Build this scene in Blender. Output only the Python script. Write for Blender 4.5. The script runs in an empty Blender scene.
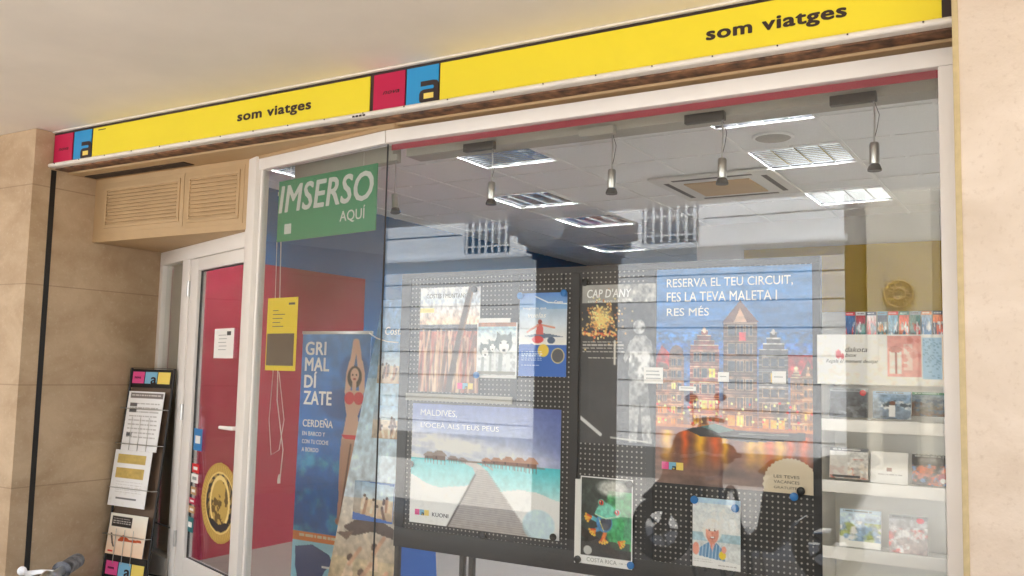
import bpy, bmesh, math, random
import numpy as np
from math import radians, sin, cos, pi, tan, atan2, sqrt
from mathutils import Vector, Matrix
random.seed(7); RN = np.random.RandomState(7)
S = bpy.context.scene
COL = S.collection

# ------------------------------------------------------------------ camera model (photo pixel -> point on a real plane)
F, CXp, CYp, D, EH = 920., 512., 288., 3.39, 1.46
def _rot(yaw, pitch, roll):
    f = Vector((-sin(yaw)*cos(pitch), cos(yaw)*cos(pitch), sin(pitch)))
    r0 = Vector((cos(yaw), sin(yaw), 0)); u0 = r0.cross(f)
    return cos(roll)*r0+sin(roll)*u0, -sin(roll)*r0+cos(roll)*u0, f
CR, CU, CW = _rot(radians(31.25), radians(5.17), radians(1.287))
CAM = Vector((0, -D, EH))
def ray(x, y): return (x-CXp)/F*CR-(y-CYp)/F*CU+CW
def aty(x, y, yp): d = ray(x, y); return CAM+d*((yp-CAM.y)/d.y)
def atx(x, y, xp): d = ray(x, y); return CAM+d*((xp-CAM.x)/d.x)
def atz(x, y, zp): d = ray(x, y); return CAM+d*((zp-CAM.z)/d.z)
def atl(x, y, A, B, off=0.):                       # vertical plane through the line A-B, pushed off metres towards the street
    n = Vector((-(B[1]-A[1]), B[0]-A[0], 0)).normalized()
    if n.y > 0: n = -n
    a = Vector((A[0], A[1], 0))+n*off
    d = ray(x, y); t = (a-CAM).dot(n)/d.dot(n); return CAM+d*t

# ------------------------------------------------------------------ helpers
def lin(c):
    c = np.asarray(c, float)
    return np.where(c <= .04045, c/12.92, ((c+.055)/1.055)**2.4)
def L(r, g, b): return tuple(lin(np.array([r, g, b])/255.))
class MB:
    def __init__(s): s.v = []; s.f = []; s.m = []; s.mi = 0
    def add(s, vs, fs):
        o = len(s.v); s.v += [tuple(v) for v in vs]; s.f += [tuple(i+o for i in f) for f in fs]; s.m += [s.mi]*len(fs); return s
    def box(s, x0, x1, y0, y1, z0, z1):
        return s.add([(x0,y0,z0),(x1,y0,z0),(x1,y1,z0),(x0,y1,z0),(x0,y0,z1),(x1,y0,z1),(x1,y1,z1),(x0,y1,z1)],
                     [(3,2,1,0),(4,5,6,7),(0,1,5,4),(1,2,6,5),(2,3,7,6),(3,0,4,7)])
    def obox(s, c, u, v, w):                       # centre and three half-axis vectors
        c, u, v, w = map(Vector, (c, u, v, w))
        if u.cross(v).dot(w) < 0: u = -u
        P = [c-u-v-w, c+u-v-w, c+u+v-w, c-u+v-w, c-u-v+w, c+u-v+w, c+u+v+w, c-u+v+w]
        return s.add(P, [(3,2,1,0),(4,5,6,7),(0,1,5,4),(1,2,6,5),(2,3,7,6),(3,0,4,7)])
    def lbox(s, A, B, z0, z1, t, t0=0., t1=0.):    # upright board along the line A-B, thickness t (t0/t1 shorten the ends)
        A = Vector((A[0], A[1], 0)); B = Vector((B[0], B[1], 0)); d = (B-A).normalized(); A = A+d*t0; B = B-d*t1
        n = Vector((-d.y, d.x, 0)); c = (A+B)/2+Vector((0, 0, (z0+z1)/2))
        return s.obox(c, (B-A)/2, n*t/2, Vector((0, 0, (z1-z0)/2)))
    def tube(s, pts, r, n=10, caps=True):
        pts = [Vector(p) for p in pts]; rs = r if isinstance(r, (list, tuple)) else [r]*len(pts)
        vs = []; fs = []; up = None
        for i, p in enumerate(pts):
            t = (pts[min(i+1, len(pts)-1)]-pts[max(i-1, 0)]).normalized()
            if up is None:
                up = t.orthogonal().normalized()
            up = (up-t*up.dot(t)).normalized(); b = t.cross(up)
            vs += [p+(up*cos(2*pi*k/n)+b*sin(2*pi*k/n))*rs[i] for k in range(n)]
        for i in range(len(pts)-1):
            for k in range(n): fs.append((i*n+k, i*n+(k+1) % n, (i+1)*n+(k+1) % n, (i+1)*n+k))
        if caps: fs.append(tuple(range(n-1, -1, -1))); fs.append(tuple((len(pts)-1)*n+k for k in range(n)))
        return s.add(vs, fs)
    def lathe(s, c, prof, n=24, axis='z'):          # prof: (radius, height)
        vs = []; fs = []
        for r, h in prof:
            for k in range(n):
                a = 2*pi*k/n; q = (r*cos(a), r*sin(a), h)
                if axis == 'y': q = (q[0], q[2], q[1])
                if axis == 'x': q = (q[2], q[0], q[1])
                vs.append((c[0]+q[0], c[1]+q[1], c[2]+q[2]))
        for i in range(len(prof)-1):
            for k in range(n): fs.append((i*n+k, i*n+(k+1) % n, (i+1)*n+(k+1) % n, (i+1)*n+k))
        fs.append(tuple(range(n-1, -1, -1))); fs.append(tuple((len(prof)-1)*n+k for k in range(n)))
        return s.add(vs, fs)
    def ball(s, c, r, n=16, sz=1.):
        return s.lathe((c[0], c[1], c[2]), [(max(1e-4, r*sin(pi*i/n)), -r*sz*cos(pi*i/n)) for i in range(n+1)], n*2)
    def torus(s, c, R, r, axis='y', n=36, k=10, rot=None):
        vs = []; fs = []
        for i in range(n):
            a = 2*pi*i/n
            for j in range(k):
                b = 2*pi*j/k; q = Vector(((R+r*cos(b))*cos(a), r*sin(b), (R+r*cos(b))*sin(a)))
                if rot: q = rot @ q
                vs.append(Vector(c)+q)
        for i in range(n):
            for j in range(k): fs.append((i*k+j, i*k+(j+1) % k, ((i+1) % n)*k+(j+1) % k, ((i+1) % n)*k+j))
        return s.add(vs, fs)
    def prism(s, poly, o, u, v, w):                 # 2-D polygon in axes u,v at o, extruded by w
        o, u, v, w = map(Vector, (o, u, v, w)); n = len(poly)
        a = [o+u*p[0]+v*p[1] for p in poly]
        return s.add(a+[p+w for p in a], [tuple(range(n-1, -1, -1)), tuple(range(n, 2*n))]+[(i, (i+1) % n, n+(i+1) % n, n+i) for i in range(n)])
    def build(s, name, mats, parent=None, bevel=0., smooth=35, seg=2):
        me = bpy.data.meshes.new(name)
        me.from_pydata(s.v, [], s.f)
        mats = mats if isinstance(mats, (list, tuple)) else [mats]
        for m in mats: me.materials.append(m)
        me.polygons.foreach_set('material_index', s.m)
        bm = bmesh.new(); bm.from_mesh(me)
        bmesh.ops.recalc_face_normals(bm, faces=bm.faces)
        if bevel:
            es = [e for e in bm.edges if len(e.link_faces) == 2 and e.calc_face_angle(0) > .6]
            bmesh.ops.bevel(bm, geom=es, offset=bevel, segments=seg, affect='EDGES', profile=.6, clamp_overlap=True)
        bm.to_mesh(me); bm.free()
        if smooth:
            me.shade_smooth(); me.set_sharp_from_angle(angle=radians(smooth))
        return link(name, me, parent)
def link(name, me, parent):
    o = bpy.data.objects.new(name, me); COL.objects.link(o)
    if parent is None:
        n = len(me.vertices); co = np.empty(n*3); me.vertices.foreach_get('co', co); co = co.reshape(-1, 3)
        c = np.array([(co[:, 0].min()+co[:, 0].max())/2, (co[:, 1].min()+co[:, 1].max())/2, co[:, 2].min()])
        co -= c; me.vertices.foreach_set('co', co.ravel()); o.location = c; me.update()
        o['_root'] = 1
    else:
        o.parent = parent
        if parent.type == 'EMPTY': o.location = -parent.location
        elif parent.parent is None: o.location = -parent.location
    return o
def tag(o, label, cat, group=None, kind=None):
    if label: o['label'] = label
    if cat: o['category'] = cat
    if group: o['group'] = group
    if kind: o['kind'] = kind
    if '_root' in o: del o['_root']
    return o
def thing(name, label, cat, loc, group=None):
    o = bpy.data.objects.new(name, None); COL.objects.link(o); o.location = loc; o.empty_display_size = .1
    return tag(o, label, cat, group)
def struct(name, mb, mats, **k):
    o = mb.build(name, mats, None, **k); o['kind'] = 'structure'
    if '_root' in o: del o['_root']
    return o
def kids(o): return [c for c in bpy.data.objects if c.parent == o]
def dup(root, delta, label, group=None):
    r = root.copy(); COL.objects.link(r); r.location = root.location+Vector(delta); r['label'] = label
    for ch in kids(root):
        c = ch.copy(); COL.objects.link(c); c.parent = r
        for g in kids(ch):
            d = g.copy(); COL.objects.link(d); d.parent = c
    return r

# ------------------------------------------------------------------ materials
def newmat(name):
    m = bpy.data.materials.new(name); m.use_nodes = True; nt = m.node_tree
    return m, nt, nt.nodes['Principled BSDF']
def mat(name, col, rough=.6, metal=0., var=.0, scale=8., bump=0., bscale=60., emit=0., col2=None, spec=.5, coat=0., detail=6):
    m, nt, p = newmat(name); c = L(*col)
    p.inputs['Base Color'].default_value = (*c, 1); p.inputs['Roughness'].default_value = rough
    p.inputs['Metallic'].default_value = metal; p.inputs['Specular IOR Level'].default_value = spec
    if coat: p.inputs['Coat Weight'].default_value = coat
    if var or col2:
        tc = nt.nodes.new('ShaderNodeTexCoord'); no = nt.nodes.new('ShaderNodeTexNoise'); no.inputs['Scale'].default_value = scale; no.inputs['Detail'].default_value = detail
        nt.links.new(tc.outputs['Object'], no.inputs['Vector'])
        cr = nt.nodes.new('ShaderNodeValToRGB'); cr.color_ramp.elements[0].position = .33; cr.color_ramp.elements[1].position = .67
        a = L(*col2) if col2 else tuple(x*(1-var) for x in c); b = c if col2 else tuple(min(1, x*(1+var)) for x in c)
        cr.color_ramp.elements[0].color = (*a, 1); cr.color_ramp.elements[1].color = (*b, 1)
        nt.links.new(no.outputs['Fac'], cr.inputs[0]); nt.links.new(cr.outputs[0], p.inputs['Base Color'])
        rm = nt.nodes.new('ShaderNodeMapRange'); rm.inputs[3].default_value = rough*.85; rm.inputs[4].default_value = min(1, rough*1.15)
        nt.links.new(no.outputs['Fac'], rm.inputs[0]); nt.links.new(rm.outputs[0], p.inputs['Roughness'])
    if bump:
        tc = nt.nodes.new('ShaderNodeTexCoord'); n2 = nt.nodes.new('ShaderNodeTexNoise'); n2.inputs['Scale'].default_value = bscale; n2.inputs['Detail'].default_value = 5
        nt.links.new(tc.outputs['Object'], n2.inputs['Vector'])
        bp = nt.nodes.new('ShaderNodeBump'); bp.inputs['Strength'].default_value = bump; bp.inputs['Distance'].default_value = .01
        nt.links.new(n2.outputs['Fac'], bp.inputs['Height']); nt.links.new(bp.outputs[0], p.inputs['Normal'])
    if emit: p.inputs['Emission Color'].default_value = (*c, 1); p.inputs['Emission Strength'].default_value = emit
    return m
def stone(name, ca, cb, cc, joints=(), rough=.55, pits=.35, sc=1.0):
    """polished travertine cladding: big soft clouds, fine pits, horizontal joints at the given world heights"""
    m, nt, p = newmat(name); N = nt.nodes; K = nt.links.new
    g = N.new('ShaderNodeNewGeometry')
    mp = N.new('ShaderNodeMapping'); mp.inputs['Scale'].default_value = (1, 1, 1.6); K(g.outputs['Position'], mp.inputs[0])
    n1 = N.new('ShaderNodeTexNoise'); n1.inputs['Scale'].default_value = 2.2*sc; n1.inputs['Detail'].default_value = 8; n1.inputs['Roughness'].default_value = .62; n1.inputs['Distortion'].default_value = .4; K(mp.outputs[0], n1.inputs[0])
    r1 = N.new('ShaderNodeValToRGB'); e = r1.color_ramp.elements; e[0].position = .36; e[0].color = (*L(*ca), 1); e[1].position = .64; e[1].color = (*L(*cb), 1); K(n1.outputs[0], r1.inputs[0])
    n2 = N.new('ShaderNodeTexNoise'); n2.inputs['Scale'].default_value = 38; n2.inputs['Detail'].default_value = 6; n2.inputs['Roughness'].default_value = .7; K(g.outputs['Position'], n2.inputs[0])
    r2 = N.new('ShaderNodeValToRGB'); e = r2.color_ramp.elements; e[0].position = .55; e[0].color = (0, 0, 0, 1); e[1].position = .72; e[1].color = (1, 1, 1, 1); K(n2.outputs[0], r2.inputs[0])
    mx = N.new('ShaderNodeMix'); mx.data_type = 'RGBA'; K(r1.outputs[0], mx.inputs[6]); mx.inputs[7].default_value = (*L(*cc), 1)
    mu = N.new('ShaderNodeMath'); mu.operation = 'MULTIPLY'; mu.inputs[1].default_value = pits; K(r2.outputs[0], mu.inputs[0]); K(mu.outputs[0], mx.inputs[0])
    out = mx.outputs[2]
    sx = N.new('ShaderNodeSeparateXYZ'); K(g.outputs['Position'], sx.inputs[0])
    for z in joints:
        a = N.new('ShaderNodeMath'); a.operation = 'COMPARE'; a.inputs[1].default_value = z; a.inputs[2].default_value = .0035; K(sx.outputs[2], a.inputs[0])
        b = N.new('ShaderNodeMath'); b.operation = 'MULTIPLY'; b.inputs[1].default_value = .45; K(a.outputs[0], b.inputs[0])
        q = N.new('ShaderNodeMix'); q.data_type = 'RGBA'; K(out, q.inputs[6]); q.inputs[7].default_value = (*L(120, 96, 72), 1); K(b.outputs[0], q.inputs[0]); out = q.outputs[2]
    K(out, p.inputs['Base Color']); p.inputs['Roughness'].default_value = rough
    n3 = N.new('ShaderNodeTexNoise'); n3.inputs['Scale'].default_value = 90; n3.inputs['Detail'].default_value = 5; K(g.outputs['Position'], n3.inputs[0])
    bp = N.new('ShaderNodeBump'); bp.inputs['Strength'].default_value = .25; bp.inputs['Distance'].default_value = .004; K(n3.outputs[0], bp.inputs['Height']); K(bp.outputs[0], p.inputs['Normal'])
    return m
def glassmat(name, tint=(235, 242, 240), k=1.0):
    m = bpy.data.materials.new(name); m.use_nodes = True; nt = m.node_tree; nt.nodes.clear(); N = nt.nodes; K = nt.links.new
    out = N.new('ShaderNodeOutputMaterial'); mx = N.new('ShaderNodeMixShader'); tr = N.new('ShaderNodeBsdfTransparent'); gl = N.new('ShaderNodeBsdfGlossy')
    tr.inputs[0].default_value = (*L(*tint), 1); gl.inputs['Roughness'].default_value = 0.0; gl.inputs[0].default_value = (1, 1, 1, 1)
    g = N.new('ShaderNodeNewGeometry'); fr = N.new('ShaderNodeFresnel')
    mr = N.new('ShaderNodeMapRange'); mr.inputs[3].default_value = 1.55; mr.inputs[4].default_value = 1/1.55; K(g.outputs['Backfacing'], mr.inputs[0]); K(mr.outputs[0], fr.inputs[0])
    mu = N.new('ShaderNodeMath'); mu.operation = 'MULTIPLY'; mu.inputs[1].default_value = k; mu.use_clamp = True; K(fr.outputs[0], mu.inputs[0])
    tn = N.new('ShaderNodeTexNoise'); tn.inputs['Scale'].default_value = 1.3; tn.inputs['Detail'].default_value = 1; K(g.outputs['Position'], tn.inputs[0])
    bp = N.new('ShaderNodeBump'); bp.inputs['Strength'].default_value = .5; bp.inputs['Distance'].default_value = .0006; K(tn.outputs[0], bp.inputs['Height']); K(bp.outputs[0], gl.inputs['Normal'])
    K(mu.outputs[0], mx.inputs[0]); K(tr.outputs[0], mx.inputs[1]); K(gl.outputs[0], mx.inputs[2]); K(mx.outputs[0], out.inputs[0])
    return m
M = {}
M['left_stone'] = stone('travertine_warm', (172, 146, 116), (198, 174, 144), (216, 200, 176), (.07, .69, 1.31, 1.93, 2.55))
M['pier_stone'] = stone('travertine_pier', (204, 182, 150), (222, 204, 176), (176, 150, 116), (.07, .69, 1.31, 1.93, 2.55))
M['right_stone'] = stone('travertine_rose', (206, 190, 172), (222, 208, 193), (188, 168, 148), (-1,), pits=.5)
M['plaster'] = mat('ceiling_plaster', (240, 231, 218), .85, var=.05, scale=1.6, bump=.12, bscale=120)
M['tan'] = mat('tan_painted_board', (186, 156, 116), .6, var=.05, scale=5, bump=.05)
M['trim'] = mat('khaki_trim', (190, 172, 130), .5, var=.1, scale=30)
M['tan_dark'] = mat('grille_cavity', (56, 42, 30), .8)
M['white_pvc'] = mat('white_window_frame', (236, 231, 225), .35, var=.02, scale=3)
M['gasket'] = mat('black_gasket', (40, 40, 42), .6)
M['wood'] = mat('bare_brown_timber', (150, 108, 76), .8, col2=(66, 44, 32), scale=18, bump=.3, bscale=50)
M['mould'] = mat('sign_moulding', (228, 222, 212), .4, var=.04, scale=20)
M['black'] = mat('black_paint', (26, 24, 24), .45)
M['ink'] = mat('dark_ink', (44, 26, 22), .5)
M['yellow'] = mat('sign_yellow', (234, 214, 46), .35, var=.015, scale=2)
M['magenta'] = mat('sign_magenta', (188, 16, 72), .35)
M['cyan'] = mat('sign_cyan', (40, 146, 204), .35)
M['pink'] = mat('rack_pink', (232, 84, 150), .45)
M['sky_blue'] = mat('rack_light_blue', (130, 186, 216), .45)
M['rack_yellow'] = mat('rack_yellow', (240, 212, 104), .45)
M['white'] = mat('white_lacquer', (248, 247, 244), .4)
M['paper'] = mat('white_paper', (238, 236, 232), .7)
M['letter_white'] = mat('white_lettering', (245, 245, 245), .5)
M['letter_pale'] = mat('pale_grey_lettering', (196, 200, 196), .6)
M['letter_grey'] = mat('grey_lettering', (150, 152, 150), .6)
M['glass'] = glassmat('shop_glass', (252, 253, 252), .8)
M['glass_side'] = glassmat('side_glass', (250, 251, 250), .92)
M['red_vinyl'] = mat('red_vinyl_strip', (146, 12, 44), .4)
M['grey_box'] = mat('grey_blind_box', (168, 164, 154), .6)
M['tile_white'] = mat('ceiling_tile', (232, 232, 230), .9, var=.03, scale=90, bump=.1, bscale=200)
M['tbar'] = mat('ceiling_bar', (236, 235, 232), .5)
M['louvre'] = mat('satin_louvre', (196, 198, 200), .14, metal=1.)
M['housing'] = mat('satin_housing', (34, 34, 36), .5)
M['tube'] = mat('lit_fluorescent_tube', (246, 251, 255), .3, emit=165.)
M['steel'] = mat('brushed_steel', (196, 196, 194), .28, metal=1.)
M['dark_metal'] = mat('dark_metal', (58, 54, 52), .45, metal=.4)
M['interior_red'] = mat('red_wall', (132, 6, 44), .5, var=.04, scale=2)
M['interior_blue'] = mat('blue_wall', (4, 92, 146), .55, var=.04, scale=2)
M['interior_white'] = mat('white_wall', (214, 212, 206), .8, var=.03, scale=3)
M['interior_yellow'] = mat('yellow_wall_panel', (164, 132, 8), .6, var=.06, scale=3)
M['brown_tile'] = mat('brown_floor_tile', (106, 98, 92), .45, var=.12, scale=12)
M['pavement'] = mat('pavement_tile', (188, 172, 152), .7, var=.12, scale=9, bump=.2)
M['asphalt'] = mat('grey_street_paving', (186, 182, 174), .85, var=.12, scale=6, bump=.3, bscale=80)
M['frost'] = mat('grey_mesh_blind', (186, 182, 172), .7, var=.12, scale=160)
M['rubber'] = mat('black_rubber', (34, 34, 36), .75, bump=.3, bscale=200)
M['scooter_black'] = mat('black_scooter_plastic', (20, 20, 22), .25, coat=.5)
M['scooter_grey'] = mat('scooter_grey_panel', (70, 72, 76), .3, coat=.5)
M['seat_vinyl'] = mat('seat_vinyl', (24, 23, 24), .5)
M['white_wall_out'] = mat('white_render_wall', (226, 226, 224), .8, var=.03, scale=2, bump=.1)
M['cream_wall_out'] = mat('cream_render_wall', (196, 186, 166), .8, var=.05, scale=2, bump=.1)
M['dark_wall_out'] = mat('shade_toned_facade', (84, 74, 62), .8, var=.1, scale=2)  # facade shade is put into this dark base colour
M['shutter'] = mat('grey_shutter', (120, 118, 114), .7)
M['column'] = mat('column_stone', (128, 106, 84), .8, var=.1, scale=4, bump=.3)
M['globe'] = mat('opal_globe', (225, 225, 222), .25)
M['magnet_blue'] = mat('blue_magnet', (40, 118, 190), .35)
M['magnet_black'] = mat('black_magnet', (22, 22, 22), .35)
M['grip'] = mat('patterned_grip', (120, 120, 124), .7, col2=(40, 40, 42), scale=45, bump=.4, bscale=120, detail=2)
M['green_sign'] = mat('green_sign', (22, 128, 84), .5, var=.03, scale=3)
M['orange'] = mat('orange_strip', (232, 128, 52), .5)
M['notice_yellow'] = mat('notice_yellow', (236, 206, 24), .5)
M['notice_brown'] = mat('notice_brown', (84, 66, 52), .5, var=.15, scale=30)
M['text_dark'] = mat('small_dark_print', (60, 60, 62), .6)
M['cord'] = mat('white_cord', (214, 208, 200), .6)
M['teal'] = mat('teal_sticker', (14, 108, 116), .4); M['red_st'] = mat('red_sticker', (208, 22, 34), .4)
M['blue_st'] = mat('blue_sticker', (52, 128, 190), .4); M['tan_st'] = mat('tan_sticker', (190, 150, 104), .5)

def pegboard():
    m, nt, p = newmat('perforated_black_board'); N = nt.nodes; K = nt.links.new
    g = N.new('ShaderNodeNewGeometry'); sx = N.new('ShaderNodeSeparateXYZ'); K(g.outputs['Position'], sx.inputs[0])
    def cell(o, per, off):
        a = N.new('ShaderNodeMath'); a.operation = 'ADD'; a.inputs[1].default_value = 40+off; K(o, a.inputs[0])
        b = N.new('ShaderNodeMath'); b.operation = 'MODULO'; b.inputs[1].default_value = per; K(a.outputs[0], b.inputs[0])
        c = N.new('ShaderNodeMath'); c.operation = 'SUBTRACT'; c.inputs[1].default_value = per/2; K(b.outputs[0], c.inputs[0])
        d = N.new('ShaderNodeMath'); d.operation = 'MULTIPLY'; K(c.outputs[0], d.inputs[0]); K(c.outputs[0], d.inputs[1]); return d.outputs[0]
    x = cell(sx.outputs[0], .0235, 0.); z = cell(sx.outputs[2], .0235, .004)
    s = N.new('ShaderNodeMath'); s.operation = 'ADD'; K(x, s.inputs[0]); K(z, s.inputs[1])
    l = N.new('ShaderNodeMath'); l.operation = 'LESS_THAN'; l.inputs[1].default_value = .0043**2; K(s.outputs[0], l.inputs[0])
    mx = N.new('ShaderNodeMix'); mx.data_type = 'RGBA'; mx.inputs[6].default_value = (*L(44, 42, 42), 1); mx.inputs[7].default_value = (*L(160, 156, 148), 1)
    K(l.outputs[0], mx.inputs[0]); K(mx.outputs[2], p.inputs['Base Color']); p.inputs['Roughness'].default_value = .5
    return m
M['pegboard'] = pegboard()
M['board_frame'] = mat('black_board_frame', (46, 45, 46), .5)
m_, nt_, p_ = newmat('printed_picture')
vc = nt_.nodes.new('ShaderNodeVertexColor'); vc.layer_name = 'print'; nt_.links.new(vc.outputs[0], p_.inputs['Base Color']); p_.inputs['Roughness'].default_value = .38
M['print'] = m_

# ------------------------------------------------------------------ printed pictures: painted onto a fine mesh grid
class Cv:
    def __init__(s, w, h, c):
        s.w, s.h = w, h; s.a = np.ones((h, w, 3))*np.array(c)/255.
        s.X, s.Y = np.meshgrid((np.arange(w)+.5)/w, (np.arange(h)+.5)/h)
    def put(s, k, c, al=1.):
        k = np.clip(k*1.0, 0, 1)[..., None]*al; s.a = s.a*(1-k)+np.array(c)/255.*k; return s
    def rect(s, x0, y0, x1, y1, c, al=1.): return s.put((s.X >= x0)&(s.X < x1)&(s.Y >= y0)&(s.Y < y1), c, al)
    def ell(s, cx, cy, rx, ry, c, al=1., soft=.12):
        r = np.sqrt(((s.X-cx)/rx)**2+((s.Y-cy)/ry)**2); return s.put((1-r)/soft+.5, c, al)
    def poly(s, pts, c, al=1.):
        k = np.zeros_like(s.X, bool); n = len(pts)
        for i in range(n):
            (x0, y0), (x1, y1) = pts[i], pts[(i+1) % n]
            if y0 == y1: continue
            k ^= ((y0 > s.Y) != (y1 > s.Y))&(s.X < (x1-x0)*(s.Y-y0)/(y1-y0)+x0)
        return s.put(k, c, al)
    def line(s, pts, w, c, al=1., w1=None):
        asp = s.h/s.w
        for i in range(len(pts)-1):
            (x0, y0), (x1, y1) = pts[i], pts[i+1]; dx, dy = x1-x0, (y1-y0)*asp; q = dx*dx+dy*dy+1e-9
            t = np.clip(((s.X-x0)*dx+(s.Y-y0)*asp*dy)/q, 0, 1); d = np.sqrt((s.X-x0-t*dx)**2+((s.Y-y0)*asp-t*dy)**2)
            s.put((w-d)*s.w+.5, c, al)
        return s
    def grad(s, y0, y1, c0, c1, x0=0, x1=1):
        k = (s.Y >= y0)&(s.Y < y1)&(s.X >= x0)&(s.X < x1); t = np.clip((s.Y-y0)/(y1-y0), 0, 1)[..., None]
        col = np.array(c0)/255.*(1-t)+np.array(c1)/255.*t; s.a = np.where(k[..., None], col, s.a); return s
    def fbm(s, sx, sy, seed=0, oct=4):
        r = np.random.RandomState(seed); o = np.zeros_like(s.X); am = 1.; tot = 0
        for _ in range(oct):
            gx, gy = int(sx)+2, int(sy)+2; g = r.rand(gy+1, gx+1); x = s.X*sx; y = s.Y*sy
            xi, yi = np.clip(x.astype(int), 0, gx-1), np.clip(y.astype(int), 0, gy-1); fx, fy = x-xi, y-yi; fx = fx*fx*(3-2*fx); fy = fy*fy*(3-2*fy)
            o += am*(g[yi, xi]*(1-fx)*(1-fy)+g[yi, xi+1]*fx*(1-fy)+g[yi+1, xi]*(1-fx)*fy+g[yi+1, xi+1]*fx*fy); tot += am; am *= .5; sx *= 2; sy *= 2
        return o/tot
    def noise(s, sx, sy, amp, seed=0, oct=3): s.a = np.clip(s.a*(1+amp*(s.fbm(sx, sy, seed, oct)[..., None]*2-1)), 0, 1); return s
    def prt(s, x0, y, x1, n, dy, c=(60, 60, 60), seed=1, h=.4):     # lines of tiny print
        r = np.random.RandomState(seed)
        for i in range(n):
            x = x0
            while x < x1-.03:
                w = r.uniform(.02, .09)*(x1-x0)*2; s.rect(x, y+i*dy, min(x+w, x1), y+i*dy+dy*h, c, .75); x += w+.015
        return s
def panel(name, cv, tl, du, dv, parent=None, th=.002, mats=None):
    """grid mesh: tl top-left corner, du to the right, dv downwards; thickness th behind"""
    tl, du, dv = Vector(tl), Vector(du), Vector(dv); nrm = dv.cross(du).normalized()   # faces the viewer
    H, W = cv.h, cv.w
    i, j = np.meshgrid(np.arange(W)/(W-1), np.arange(H)/(H-1))
    co = np.array(tl)+i[..., None]*np.array(du)+j[..., None]*np.array(dv); co = co.reshape(-1, 3)
    idx = np.arange(H*W).reshape(H, W)
    fa = np.stack([idx[:-1, :-1], idx[1:, :-1], idx[1:, 1:], idx[:-1, 1:]], -1).reshape(-1, 4)
    if nrm.y > 0: pass
    back = np.array([tl, tl+du, tl+du+dv, tl+dv])
    n = -Vector(du).cross(Vector(dv)).normalized()        # outward front normal of faces ordered tl,bl,br,tr
    back = back-np.array(n)*th
    nb = H*W; co = np.vstack([co, back])
    c = [idx[0, 0], idx[0, -1], idx[-1, -1], idx[-1, 0]]
    extra = [[nb, nb+1, nb+2, nb+3]]+[[c[k], c[(k+1) % 4], nb+(k+1) % 4, nb+k] for k in range(4)]
    me = bpy.data.meshes.new(name); me.from_pydata([tuple(v) for v in co], [], fa.tolist()+extra)
    col = np.ones((len(co), 4)); col[:nb, :3] = np.minimum(lin(np.clip(cv.a, 0, 1).reshape(-1, 3))*1.18, .88); col[nb:, :3] = .6  # gain lifts the print colours in place of more light on the display
    at = me.color_attributes.new('print', 'FLOAT_COLOR', 'POINT'); at.data.foreach_set('color', col.ravel())
    me.materials.append(M['print'])
    return link(name, me, parent)
def text(s, o, ux, uz, w, h, m, parent=None, name='lettering', bold=0., shear=0., th=.0012):
    """raised lettering filling the w x h box whose lower left corner is o; ux along, uz up"""
    cu = bpy.data.curves.new('t', 'FONT'); cu.body = s; cu.size = 1; cu.space_character = 1+bold*1.5; cu.shear = shear; cu.resolution_u = 3
    cu.extrude = 0.0
    ob = bpy.data.objects.new('t', cu); COL.objects.link(ob)
    dg = bpy.context.evaluated_depsgraph_get(); dg.update()
    me = bpy.data.meshes.new_from_object(ob.evaluated_get(dg)); bpy.data.objects.remove(ob); bpy.data.curves.remove(cu)
    n = len(me.vertices); co = np.empty(n*3); me.vertices.foreach_get('co', co); co = co.reshape(-1, 3)
    mn, mxx = co.min(0), co.max(0); q = (co-mn)/np.maximum(mxx-mn, 1e-6)
    ux, uz = Vector(ux).normalized(), Vector(uz).normalized(); nn = ux.cross(uz)
    out = np.array(o)+q[:, :1]*w*np.array(ux)+q[:, 1:2]*h*np.array(uz)+np.array(nn)*th
    if bold:
        fs = [tuple(p.vertices) for p in me.polygons]; k = bold*h*1.1; vs = []; ff = []
        for c, (a, b) in enumerate(((0, 0), (-k, 0), (k, 0), (0, k*.6), (0, -k*.6), (-k*.7, k*.5), (k*.7, -k*.5), (k*.7, k*.5), (-k*.7, -k*.5))):
            vs += [tuple(q) for q in out+np.array(ux)*a+np.array(uz)*b+np.array(nn)*.00008*c]; ff += [tuple(i+c*n for i in f) for f in fs]
        bpy.data.meshes.remove(me); me = bpy.data.meshes.new(name); me.from_pydata(vs, [], ff)
    else: me.vertices.foreach_set('co', out.ravel())
    me.name = name; me.materials.clear(); me.materials.append(m); me.update()
    return link(name, me, parent)
UX, UZ = Vector((1, 0, 0)), Vector((0, 0, 1))
def rty(p, q, y):         # rectangle on the plane Y=y from two opposite photo corners -> tl, du, dv
    a, b = aty(*p, y), aty(*q, y); return Vector((a.x, y, a.z)), Vector((b.x-a.x, 0, 0)), Vector((0, 0, b.z-a.z))

# ================================================================== SETTING
g = MB().box(-45, 45, -60, -3.95, -.32, -.12); struct('street', g, M['asphalt'], smooth=0)
g = MB().box(-45, 45, -3.95, -.2, -.32, -.0); struct('pavement', g, M['pavement'], smooth=0, bevel=.01)
g = MB().box(-5.9, .5, -.2, 9.2, -.2, .004); struct('interior_floor', g, M['brown_tile'], smooth=0)
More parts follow.
